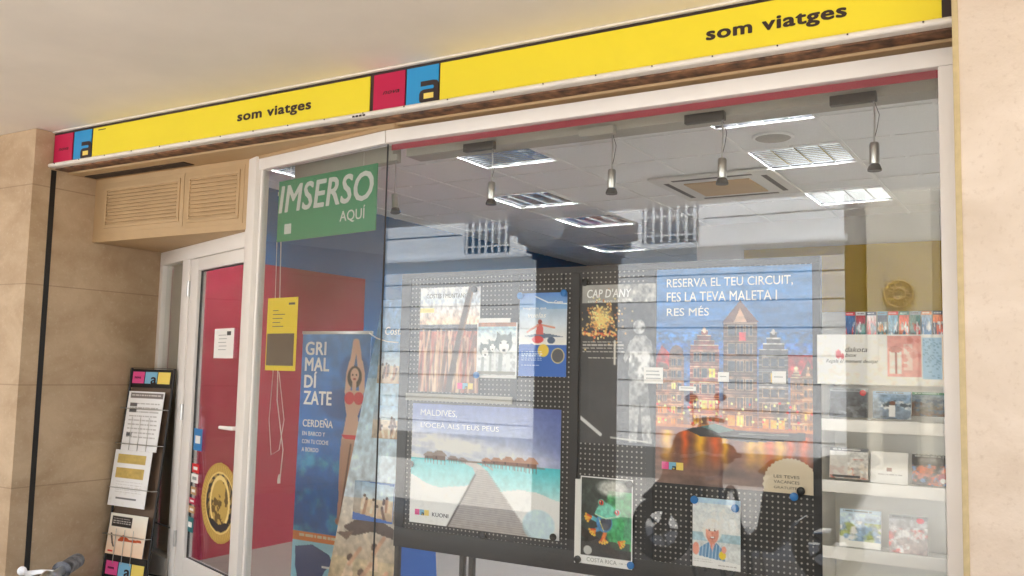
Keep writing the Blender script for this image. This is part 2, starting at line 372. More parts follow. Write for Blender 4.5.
# ------------------------------------------------------------------ building
GY = .13                                         # glass plane
B = thing('shop_building', 'beige travertine arcade building around the travel agency shopfront, with plastered ceiling', 'building', (-2.9, 0, 0))
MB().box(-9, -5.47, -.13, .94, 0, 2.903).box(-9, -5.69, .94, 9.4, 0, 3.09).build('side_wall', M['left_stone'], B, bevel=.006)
MB().box(-.3, 3.2, -.13, .2, 0, 2.903).box(.46, 3.2, .2, 9.4, 0, 3.09).build('pier', M['right_stone'], B, bevel=.006)
MB().box(-9, 3.2, -3.75, .34, 2.905, 3.4).build('arcade_ceiling', M['plaster'], B)
MB().box(-9, 3.2, .3401, 9.4, 3.1, 3.4).build('roof_slab', M['plaster'], B)
MB().box(-9.3, -9.0005, -3.75, 9.4, 0, 3.4).build('added_end_wall', M['pier_stone'], B)  # unseen wall added to keep bright sky out of the side pane reflection
MB().box(-5.478, -5.466, -.014, .02, 0, 2.66).build('shutter_guide', M['black'], B)
MB().box(-.3025, -.284, -.1345, -.12, 0, 2.9).build('trim_strip', M['trim'], B, bevel=.001)
MB().box(-5.47, -.30, .012, .1, 2.666, 2.69).build('timber_strip', M['wood'], B, bevel=.002)
lt = MB().box(-5.47, -.30, .012, .36, 2.691, 2.904).box(-5.47, -.3, .1005, .36, 2.655, 2.691)

lt.build('lintel', M['tan'], B, bevel=.002)
PA, PB = (-2.865, GY), (-3.925, .30)             # angled pane
DA, DB = (-4.04, .362), (-5.47, .875)            # door line
MB().lbox((-2.8, .12), (-4.0, .322), 2.638, 2.66, .07).build('pane_lintel', M['tan'], B)
bk = MB().prism([(-5.47, .30), (-3.955, .30), (-3.985, .385), (-5.47, .93)], (0, 0, 2.238), (1, 0, 0), (0, 1, 0), (0, 0, .70))
bulk = bk.build('vent_bulkhead', M['tan'], B, bevel=.005)
# raised frames and louvres of the two ventilation grilles
for (x0, x1, z0, z1) in ((-5.33, -4.645, 2.345, 2.57), (-4.53, -4.125, 2.33, 2.575)):
    fr = MB(); w = .022
    fr.box(x0-w, x1+w, .289, .3, z1, z1+w).box(x0-w, x1+w, .289, .3, z0-w, z0).box(x0-w, x0, .289, .3, z0, z1).box(x1, x1+w, .289, .3, z0, z1)
    gr = fr.build('grille', M['tan'], bulk, bevel=.003); gr.location = (0, 0, 0)
    c = MB().box(x0, x1, .2975, .299, z0, z1); c.mi = 1
    n = 10
    for k in range(n):
        z = z0+(k+.5)*(z1-z0)/n
        c.obox(((x0+x1)/2, .2935, z), ((x1-x0)/2, 0, 0), (0, .0055, .006), (0, -.0008, .0014))
    q = c.build('grille_slats', [M['tan_dark'], M['tan']], bulk); q.location = (0, 0, 0)
    MB().box(x0-.055, x1+.055, .2965, .2995, z0-.052, z1+.05).build('grille_plate', M['tan'], bulk, bevel=.001).location = (0, 0, 0)
MB().box(-5.42, -4.47, .185, .265, 2.650, 2.6548).build('slot_vent', M['tan_dark'], bulk).location = (0, 0, 0)

# shop window
W = MB().box(-2.87, -.301, .10, .165, 2.571, 2.637).build('window_frame', M['white_pvc'], B, bevel=.006)
MB().box(-.373, -.301, .098, .167, .06, 2.5705).build('frame_jamb', M['white_pvc'], W, bevel=.006).location = (0, 0, 0)
MB().box(-2.87, -.3735, .10, .165, .06, .14).build('frame_sill', M['white_pvc'], W, bevel=.006).location = (0, 0, 0)
MB().box(-2.868, -.38, .126, .134, .141, 2.5705).build('window_glass', M['glass'], B, smooth=0)
MB().box(-2.90, -.32, .05, .3, 0, .058).build('window_plinth', M['pier_stone'], B)
MB().box(-2.86, -.376, .138, .142, 2.541, 2.5705).build('red_vinyl_strip', M['red_vinyl'], B)
W2 = MB().lbox((-2.872, GY), PB, 2.571, 2.637, .055).build('window_frame', M['white_pvc'], B, bevel=.005)
MB().lbox((-2.872, GY), PB, .06, .14, .055).build('frame_sill', M['white_pvc'], W2, bevel=.005).location = (0, 0, 0)
MB().lbox(PB, (-3.905, .297), .14, 2.571, .03).build('frame_jamb', M['white_pvc'], W2, bevel=.004).location = (0, 0, 0)
MB().lbox((-2.8715, GY), PB, .141, 2.5705, .008, .003, .022).build('window_glass', M['glass_side'], B, smooth=0)
MB().tube([(-2.872, .124, .14), (-2.872, .124, 2.57)], .004, 6).build('glass_joint', M['gasket'], B)
MB().lbox((-3.928, .302), (-4.04, .345), 0, 2.652, .085).build('corner_post', M['white_pvc'], B, bevel=.008)

# entrance door with side light
dx = Vector((DB[0]-DA[0], DB[1]-DA[1], 0)); DL = dx.length; du = dx/DL
def dp(t, off=0.): n = Vector((du.y, -du.x, 0)); n = n if n.y < 0 else -n; return Vector((DA[0], DA[1], 0))+du*t+n*off
def tof(px, py): q = atl(px, py, DA, DB); return (q-Vector((DA[0], DA[1], 0))).dot(du)
def seg(mb, t0, t1, z0, z1, th): a, b = dp(t0), dp(t1); return mb.lbox((a.x, a.y), (b.x, b.y), z0, z1, th)
fr = MB(); seg(fr, 0, DL, 2.145, 2.2375, .07); seg(fr, DL-.07, DL, 0, 2.145, .07); seg(fr, .925, 1.058, 0, 2.145, .07); seg(fr, 1.065, DL-.07, .02, .2, .07); seg(fr, 1.065, DL-.07, 0, .02, .07)
fr.build('door_frame', M['white_pvc'], B, bevel=.005)
dm = MB(); seg(dm, -.02, .04, .02, 2.142, .055); seg(dm, .784, .921, .02, 2.142, .055); seg(dm, .04, .784, 2.06, 2.142, .055); seg(dm, .04, .784, .02, .25, .055)
door = dm.build('door', M['white_pvc'], B, bevel=.006)
for z in (.35, 1.15, 1.95): q = dp(.923, .034); MB().tube([(q.x, q.y, z-.05), (q.x, q.y, z+.05)], .011, 12).build('hinge', M['steel'], door).location = (0, 0, 0)
q = dp(.015, .036); MB().lathe((q.x, q.y-.0, .99), [(.009, 0), (.009, .004)], 12, 'y').build('lock', M['steel'], door).location = (0, 0, 0)
gm = MB(); seg(gm, .038, .786, .248, 2.062, .008); gm.build('door_glass', M['glass_side'], door, smooth=0).location = (0, 0, 0)
gk = MB()
for a in (.0425, .7815): seg(gk, a-.003, a+.003, .25, 2.06, .014)
seg(gk, .046, .778, 2.054, 2.06, .014); seg(gk, .046, .778, .25, .256, .014)
gk.build('glazing_gasket', M['gasket'], door).location = (0, 0, 0)
h0, h1 = dp(.02, .028), dp(.02, .07); h2 = dp(.19, .07)
MB().tube([h0+UZ*1.1, h1+UZ*1.1, h1+UZ*1.1+du*.01, h2+UZ*1.097], [.011, .012, .012, .010], 12).build('door_handle', M['white'], door).location = (0, 0, 0)
hp = MB(); c = dp(.015, .03); n_ = Vector((du.y, -du.x, 0)); hp.obox(c+UZ*1.06, du*.018, n_*.004, UZ*.11); hp.build('handle_plate', M['white'], door, bevel=.003).location = (0, 0, 0)
sg = MB(); seg(sg, 1.067, DL-.072, .2, 2.145, .008); sg.build('side_light_glass', M['glass_side'], B, smooth=0)
sb = MB(); a, b = dp(1.04, -.045), dp(DL-.05, -.045); sb.lbox((a.x, a.y), (b.x, b.y), .1, 2.15, .004); sb.build('side_light_blind', M['frost'], B, smooth=0)

# inside shell
struct('interior_wall', MB().box(-5.68, -5.6, .95, 3.2, -.0, 2.285), M['interior_red'], smooth=0)
w = MB().box(-5.68, -5.6, .95, 3.2, 2.285, 2.95).box(-5.68, -5.6, 3.2, 9.1, 0, 2.95); struct('interior_wall', w, M['interior_blue'], smooth=0)
w = MB().box(-5.7, .5, 9.0, 9.1, 0, 2.95).box(.36, .455, .201, 9.1, 0, 2.95).box(-3.1, .35, 5.2, 5.28, 0, 2.93); struct('interior_wall', w, M['interior_white'], smooth=0)
LX, LY = -1.17, 1.2
fix = [(-3.57, 1.5), (-1.77, 2.4), (-1.77, 1.2), (-4.17, 3.0), (-4.17, 4.2), (-1.77, 3.9), (-4.77, 6.0)]
cl = MB(); nx = 0
x = LX-.6*8
cells = []; fix += [(-.57, 1.8), (-.57, 3.6), (-5.07, 1.2)]  # last three lights are added and hidden, to brighten the interior
for i in range(24):
    for j in range(30):
        x0, y0 = -5.97+.3*i, .0+.3*j
        if y0 < .3 or x0 < -5.7 or x0 > .35: continue
        if any(abs(x0+.15-(fx+.3)) < .299 and abs(y0+.15-(fy+.3)) < .299 for fx, fy in fix): continue
        cl.add([(x0, y0, 2.92), (x0+.3, y0, 2.92), (x0+.3, y0+.3, 2.92), (x0, y0+.3, 2.92)], [(0, 3, 2, 1)])
cl.mi = 1
def free(xa, xb, ya, yb): return not any(xa > fx-.01 and xb < fx+.61 and ya > fy-.01 and yb < fy+.61 for fx, fy in fix)
for i in range(12):
    X = LX+.6*2-.6*i
    for j in range(29):
        y0 = .3+.3*j
        if -5.6 < X < .35 and not any(fx+.02 < X < fx+.58 and fy-.01 < y0+.15 < fy+.61 for fx, fy in fix): cl.box(X-.012, X+.012, y0, y0+.3, 2.913, 2.9185)
for j in range(14):
    Yl = .6+.6*j
    for i in range(20):
        x0 = -5.67+.3*i
        if not any(fy+.02 < Yl < fy+.58 and fx-.01 < x0+.15 < fx+.61 for fx, fy in fix): cl.box(x0+.0125, x0+.2875, Yl-.012, Yl+.012, 2.9135, 2.918)
o = cl.build('interior_ceiling', [M['tile_white'], M['tbar']], None, smooth=0); o['kind'] = 'structure'
if '_root' in o: del o['_root']
del_ = None
for me in (o.data,):  # tiles must face down
    pass
# interior header with blind box
MB().box(-2.95, -.373, .37, .5, 2.568, 2.90).build('blind_box', M['grey_box'], B, bevel=.003)
MB().lbox((-3.05, .42), (-3.9, .56), 2.56, 2.9, .06).build('blind_box', M['grey_box'], B, bevel=.003)
MB().lbox((-3.1, .3), (-3.9, .41), 2.44, 2.465, .02).build('curtain_rail', M['white'], B, bevel=.003)

# ------------------------------------------------------------------ ceiling lights (lit)
def ceiling_light(fx, fy, label):
    t = thing('ceiling_light', label, 'ceiling light', (fx+.3, fy+.3, 2.92), 'recessed louvre lights in the shop ceiling')
    m = MB(); m.box(fx+.004, fx+.596, fy+.004, fy+.596, 3.0, 3.01)
    for a in (.004, .588): m.box(fx+a, fx+a+.008, fy+.004, fy+.596, 2.9215, 3.0); m.box(fx+.012, fx+.588, fy+a, fy+a+.008, 2.9215, 3.0)
    m.build('housing', M['housing'], t)
    m = MB(); m.box(fx, fx+.6, fy, fy+.014, 2.9095, 2.9175).box(fx, fx+.6, fy+.586, fy+.6, 2.9095, 2.9175).box(fx, fx+.014, fy+.014, fy+.586, 2.9095, 2.9175).box(fx+.586, fx+.6, fy+.014, fy+.586, 2.9095, 2.9175)
    m.build('frame', M['tbar'], t)
    for k in range(4):
        xx = fx+.12+.12*k; MB().tube([(xx, fy+.03, 2.978), (xx, fy+.57, 2.978)], .012, 10).build('lit_tube', M['tube'], t)
    m = MB()
    for k in range(1, 4): xx = fx+.15*k; m.box(xx-.004, xx+.004, fy+.015, fy+.585, 2.921, 2.962)
    for k in range(1, 12): yy = fy+.05*k; m.prism([(-.004, 0), (.004, 0), (.011, .036), (-.011, .036)], (fx+.015, yy, 2.923), (0, 1, 0), (0, 0, 1), (.57, 0, 0))
    m.build('louvre', M['louvre'], t, smooth=0)
    return t
names = ['nearest left square louvre light, beside the first dark track adaptor', 'large square louvre light right of the round ceiling speaker', 'louvre light cut off by the grey blind box at top right', 'square louvre light behind the second pendant spot from the left',
         'louvre light farther back above the stone column reflection', 'louvre light at far right above the yellow wall panel', 'farthest louvre light at the back of the shop ceiling', 'added unseen louvre light above the white shelves behind the right jamb', 'added unseen louvre light by the yellow panel behind the right pier', 'added louvre light above the roll-up banner, hidden behind the green board']
for (fx, fy), nme in zip(fix, names): ceiling_light(fx, fy, nme)
# cassette air conditioner
t = thing('air_conditioner', 'square ceiling cassette air conditioner with four dark slots', 'air conditioner', (-2.2, 3.35, 2.92))
MB().box(-2.66, -1.74, 2.9, 3.8, 2.893, 2.912).build('panel', M['interior_white'], t, bevel=.008)
MB().box(-2.45, -1.95, 3.1, 3.6, 2.883, 2.8925).build('intake_grille', M['tan'], t, bevel=.004)
for (a, b, c, d) in ((-2.5, -1.9, 2.97, 3.01), (-2.5, -1.9, 3.69, 3.73), (-2.59, -2.55, 3.05, 3.65), (-1.85, -1.81, 3.05, 3.65)):
    MB().box(a, b, c, d, 2.8905, 2.8925).build('air_slot', M['dark_metal'], t)
t = thing('ceiling_speaker', 'round perforated loudspeaker flush in the ceiling tile', 'speaker', (-1.507, 2.112, 2.91))
MB().lathe((-1.507, 2.112, 2.905), [(.12, 0), (.125, .006), (.125, .012)], 32).build('speaker_ring', M['tbar'], t)
MB().lathe((-1.507, 2.112, 2.902), [(.10, 0), (.105, .0028)], 32).build('speaker_mesh', M['grey_box'], t)

# ------------------------------------------------------------------ pendant spots
def pendant(x, label, box=True, bm='dark_metal'):
    y = .35; t = thing('pendant_spotlight', label, 'spotlight', (x, y, 2.56), 'pendant spotlights hanging behind the shop glass')
    MB().box(x-.165, x+.012, y-.016, y+.016, 2.545, 2.585).build('track_adaptor', M[bm], t, bevel=.003)
    m = MB().tube([(x, y, 2.545), (x+.003, y, 2.49), (x, y, 2.38)], .0035, 8); m.build('suspension_cable', M['steel'], t)
    MB().tube([(x+.004, y, 2.54), (x+.02, y, 2.49), (x+.012, y, 2.44), (x+.002, y, 2.40)], .0014, 6).build('wire', M['dark_metal'], t)
    MB().lathe((x, y, 2.295), [(.017, 0), (.019, .004), (.019, .078), (.015, .086), (.006, .088)], 20).build('lamp_body', M['steel'], t)
    MB().lathe((x, y, 2.268), [(.026, 0), (.027, .006), (.022, .02), (.018, .027)], 20).build('lamp_rim', M['dark_metal'], t)
    return t
pendant(-2.40, 'second pendant spot from the left, under a dark adaptor beside the left louvre light')
pendant(-1.754, 'middle pendant spot hanging from a pale grey adaptor', bm='grey_box')
pendant(-1.24, 'pendant spot under a dark adaptor, in front of the air conditioner')
pendant(-.63, 'rightmost pendant spot, nearest the white frame jamb')
t = thing('pendant_spotlight', 'tilted pendant spot close to the glass corner, leftmost of the row', 'spotlight', (-3.0, .35, 2.5), 'pendant spotlights hanging behind the shop glass')
MB().box(-3.05, -2.985, .335, .365, 2.545, 2.58).build('track_adaptor', M['grey_box'], t, bevel=.003)
MB().tube([(-3.0, .35, 2.545), (-3.0, .35, 2.37)], .003, 8).build('suspension_cable', M['steel'], t)
a, b = Vector((-3.0, .35, 2.37)), Vector((-2.985, .34, 2.29))
MB().tube([a, a+(b-a)*.05, b], [.008, .018, .018], 16).build('lamp_body', M['steel'], t)
MB().tube([b, b+(b-a).normalized()*.022], [.02, .027], 16).build('lamp_rim', M['dark_metal'], t)

# ================================================================== SHOP SIGN
SG = thing('shop_sign', 'long yellow som viatges fascia sign with magenta and blue squares above the shopfront', 'sign', (-2.9, -.01, 2.69))
z0, z1 = 2.702, 2.884
def sx(px, py): return aty(px, py, 0).x
xs = [-5.468, sx(74, 146), sx(75.5, 146), sx(92.5, 146), sx(94, 146), sx(371, 97), sx(374.8, 97), sx(406, 94), sx(407.8, 92), sx(439.5, 86), sx(441.3, 86), -.345]
MB().box(-5.468, -.304, -.006, .010, 2.690, 2.895).build('sign_box', M['ink'], SG)
for nm, a, b in (('magenta_square', 0, 1), ('blue_square', 2, 3), ('yellow_panel', 4, 5), ('magenta_square', 6, 7), ('blue_square', 8, 9), ('yellow_panel', 10, 11)):
    m_ = {'ma': 'magenta', 'bl': 'cyan', 'ye': 'yellow'}[nm[:2]]
    MB().box(xs[a]+(.008 if a == 0 else 0), xs[b], -.0105, -.0062, z0, z1-.004).build(nm, M[m_], SG)
MB().tube([(-5.52, -.026, 2.686), (-.304, -.026, 2.686)], .0125, 12).box(-5.5, -.304, -.03, .01, 2.674, 2.694).build('lower_moulding', M['mould'], SG, smooth=60)
for k in range(21): MB().ball((-5.4+.25*k, -.041, 2.69), .0035, 6).build('screw', M['dark_metal'], SG)
MB().box(-5.468, -.304, -.024, .008, 2.8955, 2.9045).build('upper_moulding', M['mould'], SG, bevel=.002)
def stext(s, p, q, m, bold=.0, shear=0., y=-.0106):
    a = aty(*p, y); b = aty(*q, y)
    return a.x, b.x
for (pa, pb) in (((238, 118), (311, 104)), ((707, 37), (846, 14))):
    x0, x1 = aty(*pa, -.01).x, aty(*pb, -.01).x; wd = x1-x0
    text('som viatges', (x0, -.0105, 2.753), UX, UZ, wd, .062, M['ink'], SG, bold=.055)
def logo_a(x0, x1, zz0, zz1, y, parent, cm='ink', yl='rack_yellow'):      # the square-shouldered letter a with a yellow counter
    w, h = x1-x0, zz1-zz0
    P = lambda u, v: (x0+u*w, zz0+v*h)
    pts = [(.06, .99), (.72, .99), (.9, .95), (1, .82), (1, 0), (.12, 0), (.02, .06), (0, .16), (0, .42), (.06, .54), (.2, .6), (.72, .6), (.76, .68), (.7, .76), (.06, .76)]
    MB().prism([P(*q) for q in pts], (0, y, 0), UX, UZ, (0, -.0016, 0)).build('letter_a', M[cm], parent, smooth=0)
    MB().box(x0+.24*w, x0+.74*w, y-.0026, y-.0017, zz0+.17*h, zz0+.42*h).build('letter_counter', M[yl], parent, smooth=0)
logo_a(xs[8]+(xs[9]-xs[8])*.42, xs[9]+.004, 2.7035, 2.808, -.0106, SG)
logo_a(xs[2]+(xs[3]-xs[2])*.42, xs[3]+.004, 2.7035, 2.808, -.0106, SG)
text('nova', (xs[6]+.06, -.0105, 2.775), UX, UZ, .1, .016, M['ink'], SG, bold=.02, shear=.3)
text('nova', (xs[0]+.06, -.0105, 2.775), UX, UZ, .1, .016, M['ink'], SG, bold=.02, shear=.3)
MB().box(xs[4]+.05, xs[4]+.12, -.0116, -.0106, 2.862, 2.867).build('printed_dash', M['ink'], SG)
for k in range(4): MB().box(xs[5]-.08+.022*k, xs[5]-.066+.022*k, -.042, -.0385, 2.676, 2.684).build('moulding_mark', M['ink'], SG)

# ================================================================== WINDOW DISPLAY: perforated board
BY = .5
PBd = thing('display_board', 'black perforated display board on legs behind the glass, carrying the travel posters', 'display board', (-1.95, BY+.03, 0))
MB().box(-3.03, -.885, BY, BY+.012, .575, 1.935).build('perforated_panel', M['pegboard'], PBd, smooth=0)
m = MB(); m.box(-3.045, -.872, BY-.008, BY+.03, 1.935, 1.965).box(-3.045, -.872, BY-.008, BY+.03, .54, .64); m.box(-3.045, -2.985, BY-.0075, BY+.03, .64, 1.935).box(-.905, -.872, BY-.0075, BY+.03, .64, 1.935)
m.build('frame', M['board_frame'], PBd, bevel=.003)
for xx in (-2.335, -2.0, -1.62): MB().box(xx-.018, xx+.018, BY-.004, BY-.0005, .64, 1.935).build('seam_strip', M['board_frame'], PBd)
MB().box(-2.99, -2.34, BY-.014, BY-.0045, 1.298, 1.335).build('picture_ledge', M['grey_box'], PBd, bevel=.002)
for xx in (-3.03, -2.62, -2.565, -1.3, -.92): MB().box(xx-.014, xx+.014, BY+.002, BY+.028, 0.004, .539).build('leg', M['dark_metal'], PBd, bevel=.003)
def fit_text(s, P, Q, y, m, parent, bold=0., shear=0., name='lettering'):
    a, b = aty(*P, y), aty(*Q, y); return text(s, (a.x, y, b.z), UX, UZ, b.x-a.x, a.z-b.z, M[m], parent, name, bold, shear)
def squares_logo(x, z, s, y, parent, gap=.002):
    for k, c in enumerate(('pink', 'sky_blue', 'rack_yellow')):
        MB().box(x+k*(s+gap), x+k*(s+gap)+s, y-.0012, y, z, z+s).build('logo_square', M[c], parent)
    logo_a(x+s+gap+s*.45, x+2*s+gap, z, z+s*.5, y-.0012, parent)

# Maldives
cv = Cv(190, 140, (120, 140, 185)); cv.grad(0, .46, (96, 112, 172), (190, 198, 214))
k = cv.fbm(4, 5, 3, 5); cv.put(np.clip((cv.fbm(3, 9, 31, 5)-.47)*7, 0, 1)*np.clip((cv.Y-.1)*4, 0, 1)*(cv.Y < .46), (238, 236, 238), .9); cv.put(np.exp(-((cv.Y-.30-.12*cv.X)/.07)**2)*(cv.Y < .46)*(.5+.5*cv.fbm(6, 6, 5)), (240, 238, 240), .8)
cv.put(np.clip((cv.X-.7)*3, 0, 1)*(cv.Y < .48), (50, 66, 140), .55)
cv.grad(.46, .72, (70, 184, 196), (190, 226, 226)); cv.grad(.72, 1.01, (232, 232, 230), (206, 206, 214))
sand = .60+.07*np.sin(cv.X*6)+.05*(cv.fbm(5, 3, 8)-.5)
cv.put((cv.Y > sand)*(cv.X < .5)*1., (232, 230, 228)); cv.put((cv.Y > sand+.12)*1., (228, 228, 228)); cv.noise(30, 12, .05, 4)
cv.poly([(.40, .452), (.48, .47), (.54, .53), (.63, .68), (.84, 1.02), (.27, 1.02), (.43, .62), (.455, .55), (.44, .505), (.37, .468)], (176, 170, 168))
for q in np.linspace(.52, 1, 40): cv.line([(.455-(q-.55)*.41, q), (.54+(q-.53)*.62, q-.006)], .0022, (120, 110, 104), .75)
cv.line([(.455, .56), (.272, 1.0)], .0055, (74, 66, 62)); cv.line([(.36, .462), (.5, .455), (.57, .505)], .004, (150, 138, 130))
def hut(x, y, w, h, c, rc):
    cv.rect(x, y, x+w, y+h*.5, c); cv.poly([(x-.012, y+.004), (x+w*.3, y-h*.55), (x+w*.7, y-h*.55), (x+w+.012, y+.004)], rc); cv.rect(x+w*.2, y+h*.1, x+w*.32, y+h*.4, (70, 54, 50))
    for q in np.linspace(x+.005, x+w-.005, 4): cv.line([(q, y+h*.5), (q, y+h*.95)], .0022, (96, 76, 70))
for x, y, w, h in ((.1, .43, .07, .06), (.16, .425, .09, .075), (.27, .44, .06, .04), (.34, .445, .05, .03)): hut(x, y, w, h, (120, 98, 90), (150, 134, 128))
for x, y, w, h in ((.5, .44, .06, .045), (.56, .435, .07, .055), (.63, .43, .08, .065), (.71, .43, .07, .07), (.78, .43, .075, .08)): hut(x, y, w, h, (132, 92, 76), (184, 140, 118))
cv.line([(.26, .455), (.9, .465)], .003, (120, 104, 98)); cv.ell(.87, .9, .1, .12, (176, 206, 222), .7); cv.noise(50, 36, .06, 14, 2)
tl, dU, dV = rty((413, 403), (559, 541), BY-.006)
P1 = panel('poster', cv, tl, dU, dV); tag(P1, 'Maldives poster of a boardwalk over turquoise sea leading to huts', 'poster')
fit_text('MALDIVES,', (421, 409), (457, 418), BY-.006, 'letter_white', P1); fit_text("L'OCEÀ ALS TEUS PEUS", (421, 421), (499, 432), BY-.006, 'letter_white', P1)
squares_logo(tl.x+.035, .715, .028, BY-.006, P1); text('KUONI', (tl.x+.145, BY-.006, .715), UX, UZ, .1, .02, M['text_dark'], P1, bold=.01)

# Amsterdam
cv = Cv(230, 330, (60, 112, 186)); cv.grad(0, .35, (54, 118, 180), (34, 104, 172)); cv.grad(.35, .72, (40, 100, 180), (80, 94, 130))
cv.noise(3, 4, .06, 2)
R = np.random.RandomState(3)
def house(x0, x1, top, base, body, trim, lit, kind, win=3, rows=5, peak=.05):
    w = x1-x0
    if kind == 'gable': cv.poly([(x0-.01, top+peak), ((x0+x1)/2, top), (x1+.01, top+peak)], (96, 60, 48)); cv.poly([(x0+w*.3, top+peak), ((x0+x1)/2, top+peak*.35), (x1-w*.3, top+peak)], (190, 150, 120))
    elif kind == 'step':
        for k in range(4): cv.rect(x0+w*(.38-.12*k), top+peak*k/4, x1-w*(.38-.12*k), top+peak*(k+1)/4+.004, body); cv.rect(x0+w*(.38-.12*k), top+peak*k/4, x1-w*(.38-.12*k), top+peak*k/4+.004, trim)
        cv.ell((x0+x1)/2, top, .012, .012, trim)
    else: cv.ell((x0+x1)/2, top+peak, w*.48, peak, body)
    cv.rect(x0, top+peak, x1, base, body)
    k = (cv.X > x0)&(cv.X < x1)&(cv.Y > top+peak)&(cv.Y < base); st = (np.sin(cv.Y*300) > .55)
    cv.put(k&st, trim, .45)
    for r in range(rows):
        y = top+peak+.012+(base-top-peak)*r/rows; hh = (base-top-peak)/rows*.62; cv.rect(x0, y-.008, x1, y-.004, trim, .7)
        for c in range(win):
            a = x0+w*(.1+.8*c/win)+.004; b = x0+w*(.1+.8*(c+1)/win)-.004; t_ = r/rows
            col = lit[R.randint(len(lit))] if R.rand() < .05+.85*t_*t_ else (48, 58, 76)
            cv.rect(a, y, b, y+hh, tuple(int(q*(.62+.3*t_)) for q in (214, 190, 160))); cv.rect(a+.003, y+.003, b-.003, y+hh-.002, col); cv.rect((a+b)/2-.001, y, (a+b)/2+.002, y+hh, (150, 120, 100))
lit = [(255, 206, 50), (255, 166, 30), (246, 120, 30), (255, 226, 110)]
cv.poly([(0, .42), (.04, .36), (.1, .4), (.1, .5), (0, .5)], (168, 40, 40)); cv.poly([(.82, .44), (.85, .40), (1, .40), (1, .5), (.82, .5)], (176, 50, 50))
house(0, .09, .44, .74, (110, 70, 56), (190, 150, 120), lit, 'bell', 2, 5, .03)
house(.09, .19, .36, .74, (104, 74, 62), (180, 150, 124), lit, 'bell', 2, 6, .05)
house(.86, .93, .46, .74, (120, 80, 60), (220, 190, 150), lit, 'step', 2, 5, .05); house(.93, 1.0, .42, .74, (150, 110, 80), (230, 200, 160), lit, 'gable', 2, 5, .07)
house(.67, .85, .30, .74, (54, 52, 58), (190, 190, 190), lit, 'step', 3, 5, .1)
house(.23, .42, .29, .74, (112, 44, 36), (230, 200, 170), lit, 'step', 3, 5, .09)
house(.45, .66, .155, .74, (70, 44, 36), (170, 140, 116), lit, 'gable', 3, 6, .1)
cv.rect(.55, .3, .59, .34, (200, 40, 50)); cv.a = np.where(((cv.Y > .3)&(cv.Y < .74))[..., None], np.clip(cv.a*(1+.5*(cv.fbm(40, 70, 21, 3)[..., None]*2-1)), 0, 1), cv.a); cv.put(np.clip((cv.Y-.52)*5, 0, 1)*(cv.Y < .74)*cv.fbm(10, 12, 5), (240, 120, 24), .8)
for k in range(60): cv.ell(R.rand(), R.uniform(.6, .73), .008, .006, (255, 226, 140) if R.rand() < .7 else (220, 50, 40), .9)
cv.grad(.735, 1.01, (120, 64, 40), (112, 92, 84)); cv.noise(4, 30, .25, 9)
cv.rect(0, .725, 1, .738, (200, 120, 60), .8)
for x in (.08, .2, .3, .4, .46, .62, .69, .74, .8, .86, .94):
    w = R.uniform(.018, .04); k = np.exp(-((cv.X-x-.004*np.sin(cv.Y*90+x*20))/w)**2)*(cv.Y > .755)*np.clip((.93-cv.Y)*8, 0, 1); cv.put(k, (252, 190, 40) if R.rand() < .6 else (226, 96, 20), .9)
cv.poly([(.2, .745), (.35, .725), (.55, .74), (.78, .745), (.95, .735), (.95, .77), (.6, .79), (.4, .775), (.3, .775)], (56, 52, 50)); cv.poly([(.3, .73), (.4, .715), (.52, .74), (.42, .755)], (82, 112, 106)); cv.line([(.55, .755), (.85, .75)], .004, (110, 110, 104))
cv.noise(40, 60, .08, 12)
th = np.arctan2(cv.Y-1.0, cv.X-.86); cv.put((np.sqrt(((cv.X-.86))**2+((cv.Y-.965)*1.42)**2) < .165+.003*np.sin(th*40))*1., (206, 192, 168))
tl, dU, dV = rty((657, 272), (812, 490), BY-.006)
tl.z = 1.932; dV = Vector((0, 0, .985-1.932)); dU.x = .69
P2 = panel('poster', cv, tl, dU, dV); tag(P2, 'large poster of lit canal houses at dusk under blue sky, nearest the white shelves', 'poster')
for s, p, q in (('RESERVA EL TEU CIRCUIT,', (667, 283), (793, 293)), ('FES LA TEVA MALETA I', (667, 297), (777, 306)), ('RES MÉS', (667, 309), (709, 320))):
    a = aty(p[0], (p[1]+q[1])/2, BY-.006); b = aty(q[0], (p[1]+q[1])/2, BY-.006); zz = {0: 1.845, 1: 1.785, 2: 1.722}[(p[1] > 290)+(p[1] > 300)]
    text(s, (a.x, BY-.006, zz), UX, UZ, b.x-a.x, .043, M['letter_white'], P2, bold=.008)
for i, s in enumerate(('LES TEVES', 'VACANCES', 'GRATUÏTES')): text(s, (-1.065, BY-.006, 1.046-.022*i), UX, UZ, .105, .012, M['text_dark'], P2)
squares_logo(tl.x+.03, 1.045, .032, BY-.006, P2)

# canyon / stick fence poster (two sheets)
cv = Cv(90, 140, (200, 180, 150)); cv.grad(0, .16, (214, 214, 220), (196, 208, 224)); cv.grad(.16, .4, (210, 214, 224), (236, 190, 150)); cv.rect(0, .36, 1, .42, (84, 84, 92)); cv.grad(.42, 1.01, (170, 96, 74), (110, 66, 50)); cv.noise(30, 30, .35, 6)
R = np.random.RandomState(5)
for i in range(70):
    x = R.uniform(0, .95); y = R.uniform(.4, .6); cv.line([(x, y), (x+R.uniform(-.2, .12), 1.02)], R.uniform(.006, .018), [(206, 170, 134), (176, 84, 66), (104, 70, 50), (226, 200, 168), (70, 50, 42)][R.randint(5)], .8)
cv.line([(.86, .0), (.8, .12), (.66, .5), (.5, 1.0)], .045, (78, 58, 46)); cv.line([(.88, .02), (.82, .2), (.7, .5)], .012, (134, 104, 80)); cv.rect(.0, .2, .25, .24, (240, 206, 90), .8)
tl, dU, dV = rty((421, 288), (478, 393), BY-.006); dV = Vector((0, 0, 1.345-1.885)); tl.z = 1.885
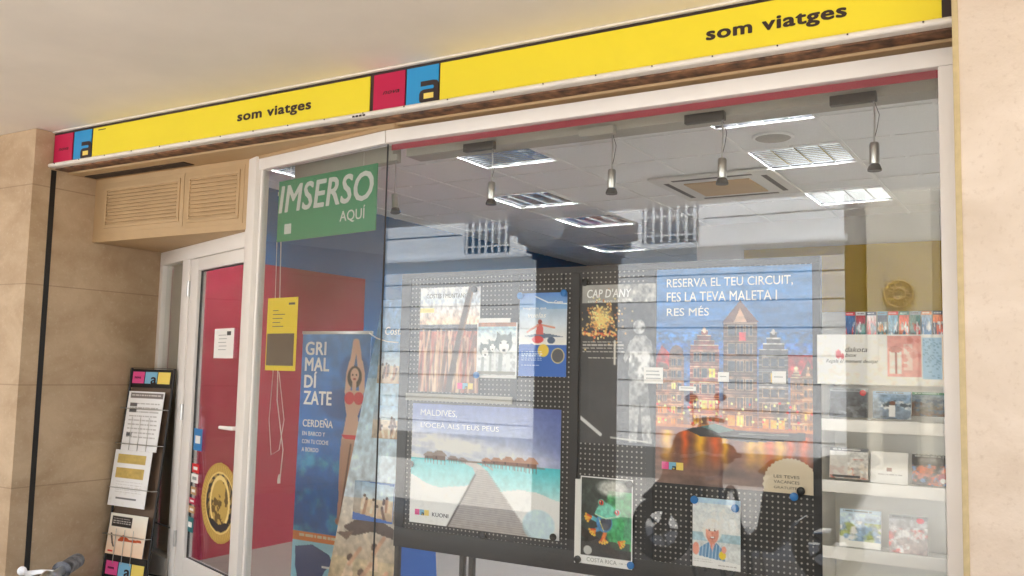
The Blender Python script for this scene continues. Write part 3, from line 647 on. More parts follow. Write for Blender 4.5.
P3 = panel('poster', cv, tl, dU, dV); tag(P3, 'poster of weathered sticks at sunset, at the top left corner of the board', 'poster')
text('COSTES I MUNTANYES', (tl.x+.04, BY-.006, 1.83), UX, UZ, .28, .022, M['text_dark'], P3)
squares_logo(tl.x+.25, 1.365, .03, BY-.006, P3)

# husky card
cv = Cv(60, 90, (190, 200, 206)); cv.grad(0, .3, (150, 190, 214), (214, 220, 222)); cv.rect(0, 0, 1, .08, (150, 96, 62)); cv.grad(.3, 1.01, (214, 218, 220), (196, 200, 204)); cv.noise(14, 18, .3, 4)
for cx, cy, s in ((.68, .38, 1.), (.22, .5, .7), (.4, .42, .55)):
    cv.poly([(cx-.2*s, cy-.02), (cx-.17*s, cy-.22*s), (cx-.05*s, cy-.12*s), (cx+.05*s, cy-.12*s), (cx+.17*s, cy-.22*s), (cx+.2*s, cy)], (96, 108, 112)); cv.ell(cx, cy, .2*s, .16*s, (110, 120, 122)); cv.ell(cx, cy+.06*s, .12*s, .12*s, (232, 234, 234)); cv.ell(cx, cy+.12*s, .04*s, .025*s, (30, 30, 32)); cv.ell(cx-.08*s, cy-.01, .02*s, .015, (30, 40, 50)); cv.ell(cx+.08*s, cy-.01, .02*s, .015, (30, 40, 50)); cv.line([(cx-.08*s, cy+.2*s), (cx-.1*s, 1)], .05*s, (150, 158, 160)); cv.line([(cx+.1*s, cy+.2*s), (cx+.12*s, 1)], .05*s, (210, 214, 214))
cv.rect(0, .88, 1, .93, (120, 116, 104)); cv.rect(0, .95, 1, 1, (236, 236, 234)); cv.rect(0, 0, .03, 1, (238, 238, 238)); cv.rect(.97, 0, 1, 1, (238, 238, 238))
P4 = panel('poster', cv, (-2.555, BY-.008, 1.70), (.235, 0, 0), (0, 0, -.275)); tag(P4, 'small snowy card with grey sled dogs, under a white paper strip', 'poster')
MB().box(-2.545, -2.36, BY-.011, BY-.0085, 1.7, 1.722).build('header_strip', M['paper'], P4)

# blue cruise poster
cv = Cv(80, 130, (40, 96, 180)); cv.grad(0, .2, (70, 120, 190), (130, 166, 206)); cv.grad(.2, .62, (160, 182, 206), (232, 226, 220)); cv.noise(6, 8, .08, 3)
cv.poly([(0, .62), (.3, .61), (.6, .7), (1, .66), (1, 1.01), (0, 1.01)], (28, 92, 180)); cv.line([(.35, .05), (.6, .12), (1, .14)], .01, (240, 244, 250))
cv.poly([(.12, .52), (.4, .485), (.62, .49), (.95, .53), (.62, .535), (.5, .55), (.4, .54)], (92, 110, 134)); cv.ell(.44, .35, .045, .03, (150, 70, 60)); cv.poly([(.38, .38), (.5, .38), (.52, .5), (.36, .5)], (206, 96, 92)); cv.line([(.4, .39), (.18, .47)], .018, (206, 140, 120)); cv.line([(.5, .39), (.74, .42)], .018, (206, 140, 120)); cv.ell(.4, .56, .12, .045, (206, 60, 60)); cv.ell(.68, .57, .08, .04, (60, 80, 110))
cv.ell(.52, .69, .115, .075, (240, 190, 60)); cv.ell(.82, .75, .135, .09, (226, 200, 120)); cv.ell(.82, .75, .12, .08, (76, 76, 80)); cv.prt(.06, .7, .5, 5, .025, (220, 230, 245), 2); cv.prt(.06, .86, .45, 1, .02, (220, 230, 245), 3)
tl, dU, dV = rty((520, 296), (566, 374), BY-.006); tl.z = 1.843; dV.z = -.405
P5 = panel('poster', cv, tl, dU, dV); tag(P5, 'blue and white poster of a girl with spread arms above a plane', 'poster')
text('Imagínate que', (tl.x+.02, BY-.006, 1.76), UX, UZ, .13, .014, M['letter_white'], P5, bold=.02); text('vuelas', (tl.x+.05, BY-.006, 1.722), UX, UZ, .1, .024, M['letter_white'], P5, bold=.03, shear=.3)
text('Costa', (tl.x+.195, BY-.006, 1.79), UX, UZ, .045, .014, M['letter_white'], P5, bold=.02)

# Cap d'Any poster
cv = Cv(100, 180, (46, 44, 44)); cv.grad(0, 1.01, (40, 38, 38), (60, 58, 58)); cv.rect(0, 0, 1, .115, (150, 148, 144)); cv.noise(8, 12, .12, 3)
R = np.random.RandomState(8)
for i in range(420):
    r = abs(R.normal(0, .13)); a = R.rand()*2*pi; x, y = .27+r*cos(a), .23+r*sin(a)*.55; cv.ell(x, y, .012, .006, [(255, 226, 150), (240, 180, 90), (200, 120, 60)][R.randint(3)], .8)
cv.ell(.27, .21, .13, .06, (255, 220, 140), .6, .9)
for i in range(60): cv.ell(R.uniform(.02, .5), .315+R.normal(0, .008), .016, .006, [(214, 90, 50), (240, 190, 110)][R.randint(2)], .8)
cv.prt(.02, .36, .6, 4, .02, (206, 200, 190), 2); cv.prt(.1, .46, .5, 1, .02, (220, 214, 200), 3)
# silver dressed figure on the right
cv.ell(.78, .27, .08, .045, (150, 150, 150)); cv.poly([(.66, .36), (.74, .32), (.86, .32), (.94, .36), (.98, .5), (.94, .52), (.9, .42), (.9, .62), (.96, .98), (.84, .98), (.8, .7), (.76, .98), (.66, .98), (.66, .62), (.68, .42), (.6, .5), (.58, .46)], (134, 134, 134))
cv.poly([(.66, .42), (.92, .42), (.92, .58), (.64, .58)], (176, 176, 176)); k = (cv.X > .5)*1.; cv.a = np.where((cv.X > .55)[..., None], cv.a*(1+.7*(cv.fbm(24, 40, 4, 3)[..., None]*2-1)), cv.a); cv.a = np.clip(cv.a, 0, 1)
cv.line([(.0, .84), (.28, .94)], .02, (200, 200, 200)); cv.line([(.42, .955), (.9, .97)], .008, (210, 210, 205)); cv.line([(.46, .36), (.46, .5)], .014, (214, 210, 200))
P6 = panel('poster', cv, (-1.966, BY-.006, 1.872), (.372, 0, 0), (0, 0, -.735)); tag(P6, "dark Cap d'Any poster with golden sparks and a silver dressed figure", 'poster')
text("CAP D'ANY", (-1.94, BY-.006, 1.812), UX, UZ, .225, .04, M['letter_white'], P6, bold=.02, shear=.15); text('ESPECIAL REVELLÓ', (-1.935, BY-.006, 1.79), UX, UZ, .16, .011, M['letter_white'], P6)
C1 = MB().box(-1.647, -1.555, BY-.0125, BY-.0105, 1.42, 1.492).build('note_card', M['paper'], None); tag(C1, 'small white note card between the dark poster and the canal poster', 'note card', 'small note cards on the board')
for k in range(3): MB().box(-1.636, -1.57+.004*(k-1), BY-.0135, BY-.0126, 1.472-.016*k, 1.477-.016*k).build('print_line', M['letter_grey'], C1)
for (p, q, nm) in (((718, 372), (729, 382), 'small blank note card on the middle canal houses of the poster'), ((772, 371), (786, 384), 'white note card on the grey stepped house of the poster'), ((679, 386), (696, 391), 'narrow white card on the left canal houses of the poster')):
    a, b = aty(*p, BY-.01), aty(*q, BY-.01); c = MB().box(a.x, b.x, BY-.0105, BY-.0085, b.z, a.z).build('note_card', M['paper'], None); tag(c, nm, 'note card', 'small note cards on the board')
    MB().box(a.x+.008, b.x-.012, BY-.0115, BY-.0106, (a.z+b.z)/2, (a.z+b.z)/2+.004).build('print_line', M['letter_grey'], c)

# frog poster
cv = Cv(80, 120, (52, 60, 54)); cv.noise(6, 8, .4, 2); k = cv.fbm(4, 5, 7); cv.put(np.clip((cv.X-.45+(k-.5)*.6)*8, 0, 1)*(cv.Y < .8)*(cv.Y > .15), (64, 150, 92)); cv.noise(12, 14, .25, 9); cv.put((cv.Y > .72)*(cv.X < .95)*1., (48, 42, 40), .7)
cv.ell(.62, .12, .28, .09, (214, 214, 210), .8, .5)
cv.line([(.0, .62), (.3, .72), (.7, .86)], .07, (52, 44, 40)); cv.line([(.66, .56), (.8, .6), (.74, .7)], .05, (70, 160, 104)); cv.line([(.36, .5), (.24, .47)], .035, (90, 176, 190)); cv.line([(.42, .58), (.32, .6)], .035, (90, 150, 190)); cv.line([(.5, .6), (.46, .68)], .035, (224, 120, 60))
cv.ell(.54, .5, .18, .12, (78, 176, 120)); cv.ell(.47, .51, .15, .11, (70, 132, 190)); cv.ell(.5, .51, .105, .085, (58, 66, 84)); cv.ell(.48, .56, .07, .04, (96, 96, 104), .8, .8)
for q in range(4): cv.line([(.37+.02*q, .47+.03*q), (.40+.02*q, .53+.025*q)], .006, (226, 214, 120), .8)
cv.poly([(.28, .42), (.36, .33), (.46, .28), (.6, .31), (.76, .42), (.66, .46), (.52, .47), (.38, .46)], (104, 190, 168)); cv.ell(.5, .36, .15, .07, (124, 204, 184), .8, .7); cv.line([(.3, .425), (.5, .465), (.74, .425)], .008, (196, 222, 190))
for ex, ey in ((.41, .29), (.71, .385)): cv.ell(ex, ey, .065, .04, (84, 170, 140)); cv.ell(ex, ey, .045, .03, (196, 44, 28)); cv.ell(ex, ey, .012, .024, (18, 18, 18)); cv.ell(ex-.015, ey-.01, .01, .006, (250, 230, 220))
for x, y, a in ((.22, .46, 2.9), (.3, .6, 2.4), (.45, .68, 1.5), (.74, .71, .5)):
    for q in (-.7, -.25, .2, .65): cv.line([(x, y), (x+.1*cos(a+q), y+.06*sin(a+q))], .016, [(236, 120, 36), (216, 84, 36), (246, 170, 60)][int(q*5+4) % 3]); cv.ell(x+.11*cos(a+q), y+.065*sin(a+q), .022, .014, (246, 176, 60))
cv.noise(26, 36, .22, 15, 3); cv.rect(0, .9, 1, 1.01, (236, 236, 232)); cv.prt(.76, .94, .95, 1, .03, (120, 120, 120)); cv.ell(.16, .84, .08, .05, (220, 220, 216), .8)
for a in ((0, 0, .03, 1), (.97, 0, 1, 1), (0, 0, 1, .015)): cv.rect(*a, (240, 240, 238))
P7 = panel('poster', cv, (-1.957, BY-.012, .985), (.262, 0, 0), (0, 0, -.395)); tag(P7, 'poster of a red-eyed green tree frog with orange feet, in white border', 'poster')
MB().box(-1.985, -1.958, BY-.0119, BY-.0075, .588, .968).build('back_sheet', M['paper'], P7)
text('COSTA RICA', (-1.92, BY-.012, .602), UX, UZ, .15, .018, M['letter_grey'], P7)

# portrait leaflet
cv = Cv(70, 100, (206, 210, 212)); cv.grad(0, .6, (206, 214, 222), (222, 224, 222)); cv.rect(0, .5, 1, .62, (150, 184, 200), .8); cv.noise(10, 12, .1, 3); cv.rect(0, 0, 1, .08, (172, 200, 226))
cv.ell(.42, .46, .2, .17, (234, 228, 222)); cv.ell(.42, .5, .135, .15, (206, 140, 122)); cv.ell(.38, .47, .08, .09, (226, 166, 146), .8, .8); cv.ell(.42, .4, .16, .07, (236, 230, 226)); cv.ell(.36, .46, .018, .008, (60, 50, 50)); cv.ell(.47, .46, .018, .008, (60, 50, 50)); cv.ell(.42, .505, .02, .02, (206, 124, 110)); cv.ell(.42, .565, .05, .02, (150, 70, 64)); cv.ell(.42, .56, .04, .009, (236, 230, 226)); cv.line([(.33, .44), (.38, .435)], .008, (200, 190, 184)); cv.line([(.46, .435), (.51, .44)], .008, (200, 190, 184)); cv.noise(26, 34, .1, 6)
cv.poly([(.12, .92), (.16, .72), (.34, .63), (.42, .72), (.5, .63), (.64, .72), (.7, .92)], (92, 136, 176)); cv.poly([(.36, .64), (.48, .64), (.42, .76)], (214, 140, 124))
for k in range(8): cv.line([(.16+.07*k, .66), (.13+.07*k, .9)], .008, (210, 224, 234), .8)
cv.ell(.08, .74, .07, .09, (222, 150, 130)); cv.ell(.63, .8, .07, .06, (240, 196, 40)); cv.ell(.66, .72, .05, .05, (222, 150, 130)); cv.poly([(0, .82), (.4, .86), (1, .9), (1, 1.01), (0, 1.01)], (236, 236, 234)); cv.prt(.05, .88, .45, 2, .03, (170, 170, 170)); cv.prt(.55, .94, .95, 1, .03, (130, 120, 120), 4)
P8 = panel('poster', cv, (-1.414, BY-.012, .937), (.21, 0, 0), (0, 0, -.292)); tag(P8, 'leaflet of a smiling white-haired person in blue shirt holding a drink', 'poster')
text('els somnis', (-1.33, BY-.012, .865), UX, UZ, .1, .022, M['letter_white'], P8, bold=.02, shear=.3)
# magnets
for i, (x, z, c, lb) in enumerate(((-2.574, 1.87, 'black', 'black magnet at the top right corner of the sticks poster'), (-2.548, 1.437, 'blue', 'blue magnet at the lower left of the sled dog card'), (-2.302, 1.83, 'blue', 'blue magnet at the top left of the blue girl poster'),
        (-2.06, 1.838, 'blue', 'blue magnet at the top right of the blue girl poster'), (-1.95, 1.885, 'black', "black magnet above the Cap d'Any poster"), (-1.71, .965, 'black', 'black magnet at the top right of the frog poster'), (-1.70, .61, 'blue', 'blue magnet at the lower right of the frog poster'),
        (-1.965, .605, 'black', 'black magnet at the lower left of the frog poster'), (-1.405, .925, 'blue', 'blue magnet at the top left of the portrait leaflet'), (-1.225, .905, 'blue', 'blue magnet at the top right of the portrait leaflet'),
        (-.98, .975, 'blue', 'blue magnet at the lower right of the canal houses poster'), (-.952, 1.0, 'black', 'black magnet touching the blue one under the canal poster'), (-2.49, .655, 'black', 'black magnet at the middle of the lower edge of the Maldives poster'), (-2.095, .69, 'black', 'black magnet at the lower right of the Maldives poster'), (-2.94, .97, 'black', 'black magnet at the left edge of the Maldives poster'))):
    o = MB().lathe((x, BY-.022, z), [(.014, 0), (.017, .002), (.017, .0075)], 20, 'y').build('magnet', M['magnet_'+c], None); tag(o, lb, 'magnet', 'round magnets pinning the posters')

# ================================================================== WHITE SHELVING UNIT
SH = thing('brochure_shelf', 'white shelving unit with gift box header board at the right end of the window', 'shelf', (-.63, .55, 0))
MB().box(-.885, -.36, .74, .76, .02, 1.63).build('back_panel', M['white'], SH)
for x in (-.885, -.375): MB().box(x, x+.014, .5, .739, .02, 1.45).build('side_panel', M['white'], SH, bevel=.002)
for z in (1.262, 1.018, .757, .49, .24): s_ = MB().box(-.8705, -.3755, .502, .738, z, z+.012).build('shelf', M['white'], SH); MB().box(-.8705, -.3755, .492, .5015, z-.012, z+.036).build('shelf_lip', M['white'], s_, bevel=.002).location = (0, 0, 0)
cv = Cv(130, 56, (240, 234, 226)); cv.grad(0, 1.01, (240, 236, 230), (236, 226, 216))
cv.rect(.52, .03, .76, .82, (222, 150, 144)); cv.rect(.54, .3, .62, .76, (240, 220, 212)); cv.rect(.575, .3, .59, .76, (150, 60, 60)); cv.ell(.58, .3, .05, .06, (176, 90, 84)); cv.rect(.64, .2, .7, .7, (236, 196, 188)); cv.noise(30, 14, .12, 3)
R = np.random.RandomState(2)
for i in range(12): cv.ell(R.uniform(.62, .76), R.uniform(.08, .75), .02, .04, (196, 106, 100), .6)
cv.rect(.77, .08, .9, .85, (140, 186, 220)); cv.rect(.91, .05, 1., .85, (232, 190, 120))
for i in range(60): cv.ell(R.uniform(.775, .895), R.uniform(.1, .83), .008, .015, (90, 140, 176), .8); cv.ell(R.uniform(.915, .995), R.uniform(.08, .83), .008, .02, (190, 140, 80), .6)
cv.ell(.165, .4, .022, .09, (206, 60, 66)); cv.ell(.195, .44, .015, .06, (206, 60, 66))
HD = panel('header_board', cv, (-.885, .49, 1.638), (.515, 0, 0), (0, 0, -.20), SH)
text('dakota', (-.775, .49, 1.568), UX, UZ, .085, .02, M['text_dark'], SH, shear=.3); text('box', (-.775, .49, 1.548), UX, UZ, .045, .015, M['text_dark'], SH, shear=.3); text('Regala el moment desitjat', (-.85, .49, 1.52), UX, UZ, .2, .018, M['text_dark'], SH, shear=.35)

def bro(seed, pal, title=None):
    r = np.random.RandomState(seed); c = Cv(44, 52, pal[0]); c.grad(.0, 1.01, pal[0], pal[1]); k = c.fbm(4, 4, seed); c.put(np.clip((k-.5)*8, 0, 1)*(c.Y > .35), pal[2], .9); c.put(np.clip((c.fbm(6, 6, seed+1)-.55)*8, 0, 1)*(c.Y > .3), pal[3], .9); c.noise(12, 12, .3, seed+2)
    c.rect(0, 0, 1, .12, pal[4]); c.prt(.08, .04, .8, 1, .08, (236, 236, 236) if sum(pal[4]) < 400 else (90, 90, 90), seed); return c
def brochure(px0, py0, px1, py1, cvs, label, y=.53, curve=True, shelf='brochures on the white shelves'):
    a, b = aty(px0, py0, y), aty(px1, py1, y-.015)
    o = panel('brochure', cvs, (a.x, y, a.z), (b.x-a.x, 0, 0), (0, -.018, b.z-a.z), None, th=.006); tag(o, label, 'brochure', shelf); return o
pal = lambda *a: a
o = brochure(830, 388, 868, 418, bro(1, pal((90, 96, 104), (60, 62, 66), (40, 40, 44), (120, 124, 130), (150, 156, 162))), 'grey night city brochure with red round badge, left on the top shelf'); MB().lathe((-.715, .522, 1.405), [(.012, 0), (.012, .002)], 16, 'y').build('badge', M['red_st'], o)
bb = bro(2, pal((150, 178, 206), (96, 112, 130), (220, 224, 226), (70, 84, 96), (150, 180, 210))); bb.rect(.44, .5, .6, .9, (232, 232, 230)); bb.ell(.52, .42, .08, .07, (120, 80, 60)); brochure(873, 391, 911, 420, bb, 'pale blue brochure with two figures, middle of the top shelf')
bb = bro(3, pal((120, 150, 170), (90, 70, 56), (96, 66, 48), (60, 84, 110), (28, 110, 76))); brochure(912, 392, 947, 417, bb, 'mountain brochure with green top band, right on the top shelf')
bb = bro(4, pal((196, 196, 194), (206, 198, 190), (170, 84, 66), (226, 214, 200), (96, 98, 104))); bb.rect(0, .14, .48, .88, (206, 204, 200), .8); bb.rect(.1, .88, .8, .97, (50, 46, 44)); brochure(830, 447, 868, 480, bb, 'brochure with grey and red food picture, left on the second shelf')
bb = Cv(44, 52, (226, 224, 222)); bb.prt(.2, .7, .85, 1, .06, (150, 150, 150)); bb.rect(.44, .5, .56, .62, (130, 90, 90)); brochure(871, 451, 908, 485, bb, 'plain pale brochure with tiny crest, middle of the second shelf')
bb = bro(6, pal((30, 34, 44), (60, 44, 40), (196, 96, 60), (80, 120, 176), (34, 36, 44))); bb.ell(.86, .75, .13, .16, (150, 24, 30)); bb.ell(.86, .82, .08, .08, (226, 226, 220)); o = brochure(912, 454, 948, 487, bb, 'dark brochure with red bauble, right on the second shelf'); text('MERCATS', (-.52, .5255, 1.165), UX, UZ, .1, .012, M['letter_grey'], o)
bb = bro(7, pal((190, 206, 222), (120, 150, 180), (160, 170, 96), (236, 236, 232), (176, 198, 216))); bb.rect(0, .82, 1, 1, (226, 226, 220)); brochure(840, 508, 881, 550, bb, 'sky blue coast brochure, left on the third shelf')
bb = bro(8, pal((176, 182, 190), (150, 130, 126), (196, 90, 84), (226, 226, 230), (140, 142, 148))); bb.ell(.8, .12, .1, .07, (206, 30, 50)); brochure(889, 514, 928, 556, bb, 'grey and red carnival brochure, right on the third shelf')
# brochures at the back under the yellow panel
YW = MB().box(-2.62, -.2, 5.16, 5.197, 2.055, 2.655).build('wall_panel', M['interior_yellow'], None); tag(YW, 'plain mustard yellow panel on the rear wall above the brochure racks', 'panel')
RK = thing('wall_rack', 'white wall rack full of brochures below the yellow panel', 'rack', (-1.3, 5.1, 1.6))
MB().box(-2.0, -.2, 5.15, 5.198, 1.35, 2.05).build('rack_back', M['grey_box'], RK); MB().box(-2.0, -.2, 5.02, 5.15, 1.72, 1.75).build('rack_shelf', M['white'], RK)
cc = [(60, 110, 160), (196, 40, 48), (226, 226, 224), (40, 60, 96), (90, 150, 176), (206, 60, 60), (70, 130, 120), (150, 166, 180), (206, 120, 60), (64, 70, 80)]
dn = ['blue', 'red striped', 'white', 'navy', 'light blue', 'coral', 'teal', 'grey blue', 'orange', 'charcoal']
for k in range(10):
    x = -1.68+.088*k; c_ = bro(20+k, pal(cc[k], cc[(k+3) % 10], cc[(k+5) % 10], (220, 220, 216), cc[(k+1) % 10]))
    o = panel('brochure', c_, (x, 5.06, 2.045), (.078, 0, 0), (0, -.02, -.29), None, th=.01); tag(o, dn[k]+' brochure standing in the rear wall rack below the yellow panel', 'brochure', 'brochures in the rear wall rack')

# ================================================================== IMSERSO SIGN, ROLL-UP, TOTEM, NOTICE, CORD
t = thing('hanging_sign', 'green IMSERSO board hanging inside the angled side pane', 'sign', (-3.4, .25, 2.15))
gu = (Vector((PA[0], PA[1], 0))-Vector((PB[0], PB[1], 0))).normalized(); gn = gu.cross(UZ); g0 = Vector((PB[0], PB[1], 0))+gu*.125-gn*.03
MB().obox(g0+gu*.415+UZ*2.325, gu*.415, gn*.004, UZ*.172).build('sign_board', M['green_sign'], t, bevel=.002)
g0 = g0+gn*.0045
text('IMSERSO', g0+gu*.015+UZ*2.315, gu, UZ, .79, .15, M['letter_pale'], t, bold=.03, shear=.15); text('AQUÍ', g0+gu*.55+UZ*2.21, gu, UZ, .2, .08, M['letter_pale'], t, bold=.01)
MB().obox(g0+gu*.1+UZ*2.22, gu*.03, gn*.001, UZ*.028).build('small_logo', M['letter_pale'], t)
for q in (.1, .72): MB().tube([g0+gu*q-gn*.004+UZ*2.49, g0+gu*q-gn*.004+UZ*2.571], .002, 6).build('wire', M['steel'], t)

RU = thing('rollup_banner', 'blue GRIMALDÍZATE roll-up banner with a woman in a red bikini', 'banner', (-3.9, .95, 0))
cv = Cv(120, 380, (30, 110, 190)); cv.grad(0, .2, (84, 140, 200), (40, 116, 190)); cv.grad(.2, .86, (26, 112, 190), (22, 104, 186)); k = cv.fbm(5, 14, 3, 5); cv.put(np.clip((k-.5)*5, 0, 1)*(cv.Y > .38), (90, 190, 214), .6); cv.noise(10, 26, .14, 5)
cv.ell(.78, .14, .2, .06, (22, 84, 150), .8, .3); cv.ell(.65, .27, .35, .06, (20, 80, 146), .8, .3)
cv.rect(0, .765, 1, .8, (232, 128, 56)); cv.prt(.1, .775, .9, 1, .02, (250, 236, 220)); cv.rect(0, .8, 1, 1, (150, 206, 226)); cv.poly([(.05, .825), (.3, .81), (.55, .84), (.6, .87), (.5, .9), (.42, .95), (.12, .96), (.06, .9)], (46, 70, 120)); cv.poly([(.62, .85), (.75, .8), (1, .8), (1, .86), (.8, .87), (.7, .9)], (46, 70, 120)); cv.rect(0, .965, 1, 1, (226, 230, 232)); cv.ell(.8, .885, .06, .018, (240, 240, 240)); cv.ell(.8, .885, .04, .012, (40, 60, 90)); cv.rect(.45, .885, .62, .892, (230, 230, 230))
# woman, arms raised
sk = (214, 172, 150); W0 = .76
cv.line([(W0-.02, .125), (W0+.01, .06), (W0+.02, .03)], .035, sk); cv.line([(W0+.1, .125), (W0+.07, .07), (W0+.04, .03)], .035, sk)
cv.line([(W0-.06, .215), (W0-.05, .15), (W0-.02, .11)], .04, sk); cv.line([(W0+.14, .215), (W0+.13, .15), (W0+.1, .11)], .04, sk)
cv.ell(W0+.03, .165, .1, .042, (46, 36, 34)); cv.ell(W0+.03, .158, .06, .028, sk); cv.ell(W0, .156, .012, .004, (60, 40, 36)); cv.ell(W0+.055, .156, .012, .004, (60, 40, 36)); cv.ell(W0+.03, .172, .022, .004, (160, 60, 60)); cv.line([(W0+.03, .185), (W0+.03, .21)], .03, sk)
cv.poly([(W0-.1, .215), (W0+.17, .215), (W0+.15, .265), (W0+.1, .31), (W0+.13, .37), (W0+.16, .41), (W0-.12, .41), (W0-.09, .37), (W0-.06, .31), (W0-.09, .265)], sk)
cv.ell(W0-.03, .245, .07, .024, (206, 30, 50)); cv.ell(W0+.1, .245, .07, .024, (206, 30, 50)); cv.poly([(W0-.12, .385), (W0+.16, .385), (W0+.08, .405), (W0+.02, .425), (W0-.05, .405)], (206, 30, 50))
cv.poly([(W0-.12, .4), (W0+.16, .4), (W0+.09, .52), (W0+.01, .62), (W0-.05, .7), (W0-.13, .7), (W0-.12, .62), (W0-.13, .52)], (190, 146, 124)); cv.line([(W0+.02, .42), (W0-.08, .69)], .012, (120, 84, 70)); cv.ell(W0-.1, .71, .05, .014, (180, 136, 116))
RP = panel('banner_sheet', cv, (-4.185, .95, 1.665), (.56, 0, 0), (-.02, 0, -1.60), RU)
for s, z, w in (('GRI', 1.535, .17), ('MAL', 1.435, .2), ('DÍ', 1.33, .1), ('ZATE', 1.225, .23)): text(s, (-4.155+.0*z, .95, z), UX, UZ, w, .082 if s != 'DÍ' else .098, M['letter_white'], RU, bold=.035)
text('CERDEÑA', (-4.155, .95, 1.085), UX, UZ, .25, .055, M['letter_white'], RU, bold=.025)
for i, s in enumerate(('EN BARCO Y', 'CON TU COCHE', 'A BORDO')): text(s, (-4.155, .95, 1.03-.05*i), UX, UZ, (.19, .22, .14)[i], .026, M['letter_white'], RU, bold=.015)
MB().box(-4.22, -3.6, .93, 1.02, .004, .07).build('base', M['steel'], RU, bevel=.01); MB().box(-4.19, -3.62, .945, .965, 1.665, 1.685).build('top_rail', M['steel'], RU, bevel=.004); MB().tube([(-3.9, .985, .06), (-3.9, .975, 1.67)], .008).build('pole', M['steel'], RU)

TT = thing('display_totem', 'tall pale blue cruise brochure totem with beach pictures, between banner and board', 'display stand', (-3.6, .8, 0))
TY = .82
def tq(px, py): q = aty(px, py, TY); return q
a0, a1, b0, b1 = tq(383, 300), tq(412, 300), tq(334, 600), tq(404, 600)
a0.z = a1.z = 1.86; b0.z = b1.z = .02
cv = Cv(60, 300, (150, 190, 222)); cv.grad(0, .25, (96, 146, 200), (130, 176, 214)); cv.grad(.25, .62, (170, 206, 230), (214, 226, 236)); cv.grad(.62, .8, (222, 214, 204), (196, 176, 150)); cv.grad(.8, 1.01, (206, 186, 150), (150, 116, 84)); cv.noise(6, 24, .07, 3)
cv.poly([(.1, .71), (.5, .66), (.95, .7), (.95, .73), (.6, .715), (.3, .735)], (84, 64, 56)); cv.poly([(0, .73), (.3, .72), (.2, .75)], (120, 92, 76))
for x, y in ((.3, .8), (.66, .76), (.75, .86), (.25, .9), (.5, .84)): cv.ell(x, y, .05, .012, (96, 70, 56)); cv.poly([(x-.1, y+.07), (x-.03, y+.01), (x+.05, y+.01), (x+.1, y+.07)], (222, 196, 166)); cv.line([(x, y+.02), (x+.14, y-.03)], .03, (206, 160, 130))
cv.noise(14, 60, .22, 8)
m = MB()
# tapered sheet as a mesh grid (two side lines)
H_, W_ = cv.h, cv.w; co = []
for j in range(H_):
    v = j/(H_-1); l = a0.lerp(b0, v); r = a1.lerp(b1, v)
    for i in range(W_): q = l.lerp(r, i/(W_-1)); co.append((q.x, TY-.12*v, q.z))
idx = np.arange(H_*W_).reshape(H_, W_); fa = np.stack([idx[:-1, :-1], idx[1:, :-1], idx[1:, 1:], idx[:-1, 1:]], -1).reshape(-1, 4)
me = bpy.data.meshes.new('totem_front'); me.from_pydata(co, [], fa.tolist()); at_ = me.color_attributes.new('print', 'FLOAT_COLOR', 'POINT'); cl_ = np.ones((len(co), 4)); cl_[:, :3] = lin(np.clip(cv.a, 0, 1).reshape(-1, 3)); at_.data.foreach_set('color', cl_.ravel()); me.materials.append(M['print']); link('totem_front', me, TT)
MB().add([(a1.x+.001, TY, a1.z), (b1.x+.001, TY-.12, b1.z), (b1.x+.06, TY+.25, b1.z), (a1.x+.03, TY+.1, a1.z), (a0.x, TY+.003, a0.z), (b0.x, TY-.117, b0.z), (b0.x, TY+.25, b0.z), (a0.x, TY+.1, a0.z)], [(0, 1, 2, 3), (4, 7, 6, 5), (3, 2, 6, 7), (0, 3, 7, 4), (1, 5, 6, 2)]).build('totem_body', mat('totem_blue', (34, 92, 170), .5), TT, smooth=0)
yl = lambda z: TY-.12*(1.86-z)/1.84
text('Costa', (-3.40, yl(1.68)-.002, 1.655), UX, UZ, .13, .045, M['letter_white'], TT, bold=.02, shear=.2)
MB().tube([(-3.52, yl(1.66)-.003, 1.665), (-3.46, yl(1.64)-.003, 1.635), (-3.38, yl(1.62)-.003, 1.615), (-3.30, yl(1.62)-.003, 1.61)], .004, 6).build('swoosh', M['letter_white'], TT)
def beach(seed):
    c = Cv(50, 50, (150, 190, 220)); c.grad(0, .45, (150, 186, 216), (196, 206, 210)); c.grad(.45, 1.01, (216, 196, 166), (190, 160, 126)); r = np.random.RandomState(seed)
    for i in range(9): x = r.uniform(.15, .85); y = r.uniform(.4, .7); c.line([(x, y), (x+r.uniform(-.08, .08), y+.28)], .035, [(176, 130, 100), (226, 206, 186), (120, 90, 76)][r.randint(3)]); c.ell(x, y-.04, .035, .04, (90, 66, 54))
    c.rect(0, 0, .2, 1, (90, 100, 120), .3); return c.noise(10, 10, .15, seed)
for i, (p, q, lb) in enumerate((((379, 352), (408, 384), 'upper beach cruise leaflet in the blue totem'), ((374, 405), (406, 440), 'second beach cruise leaflet in the blue totem'), ((355, 480), (393, 524), 'lowest beach leaflet with blue border in the totem'))):
    y = TY-.02-.03*i-.02; a, b = aty(*p, y), aty(*q, y); c = beach(i+3)
    if i == 2: c.poly([(0, .0), (1, .08), (1, 0)], (60, 110, 180)); c.poly([(0, .8), (1, .95), (1, 1.01), (0, 1.01)], (50, 100, 180))
    o = panel('leaflet', c, (a.x, y, a.z), (b.x-a.x, 0, 0), (0, -.012, b.z-a.z), None, th=.008); tag(o, lb, 'leaflet', 'beach leaflets in the totem')

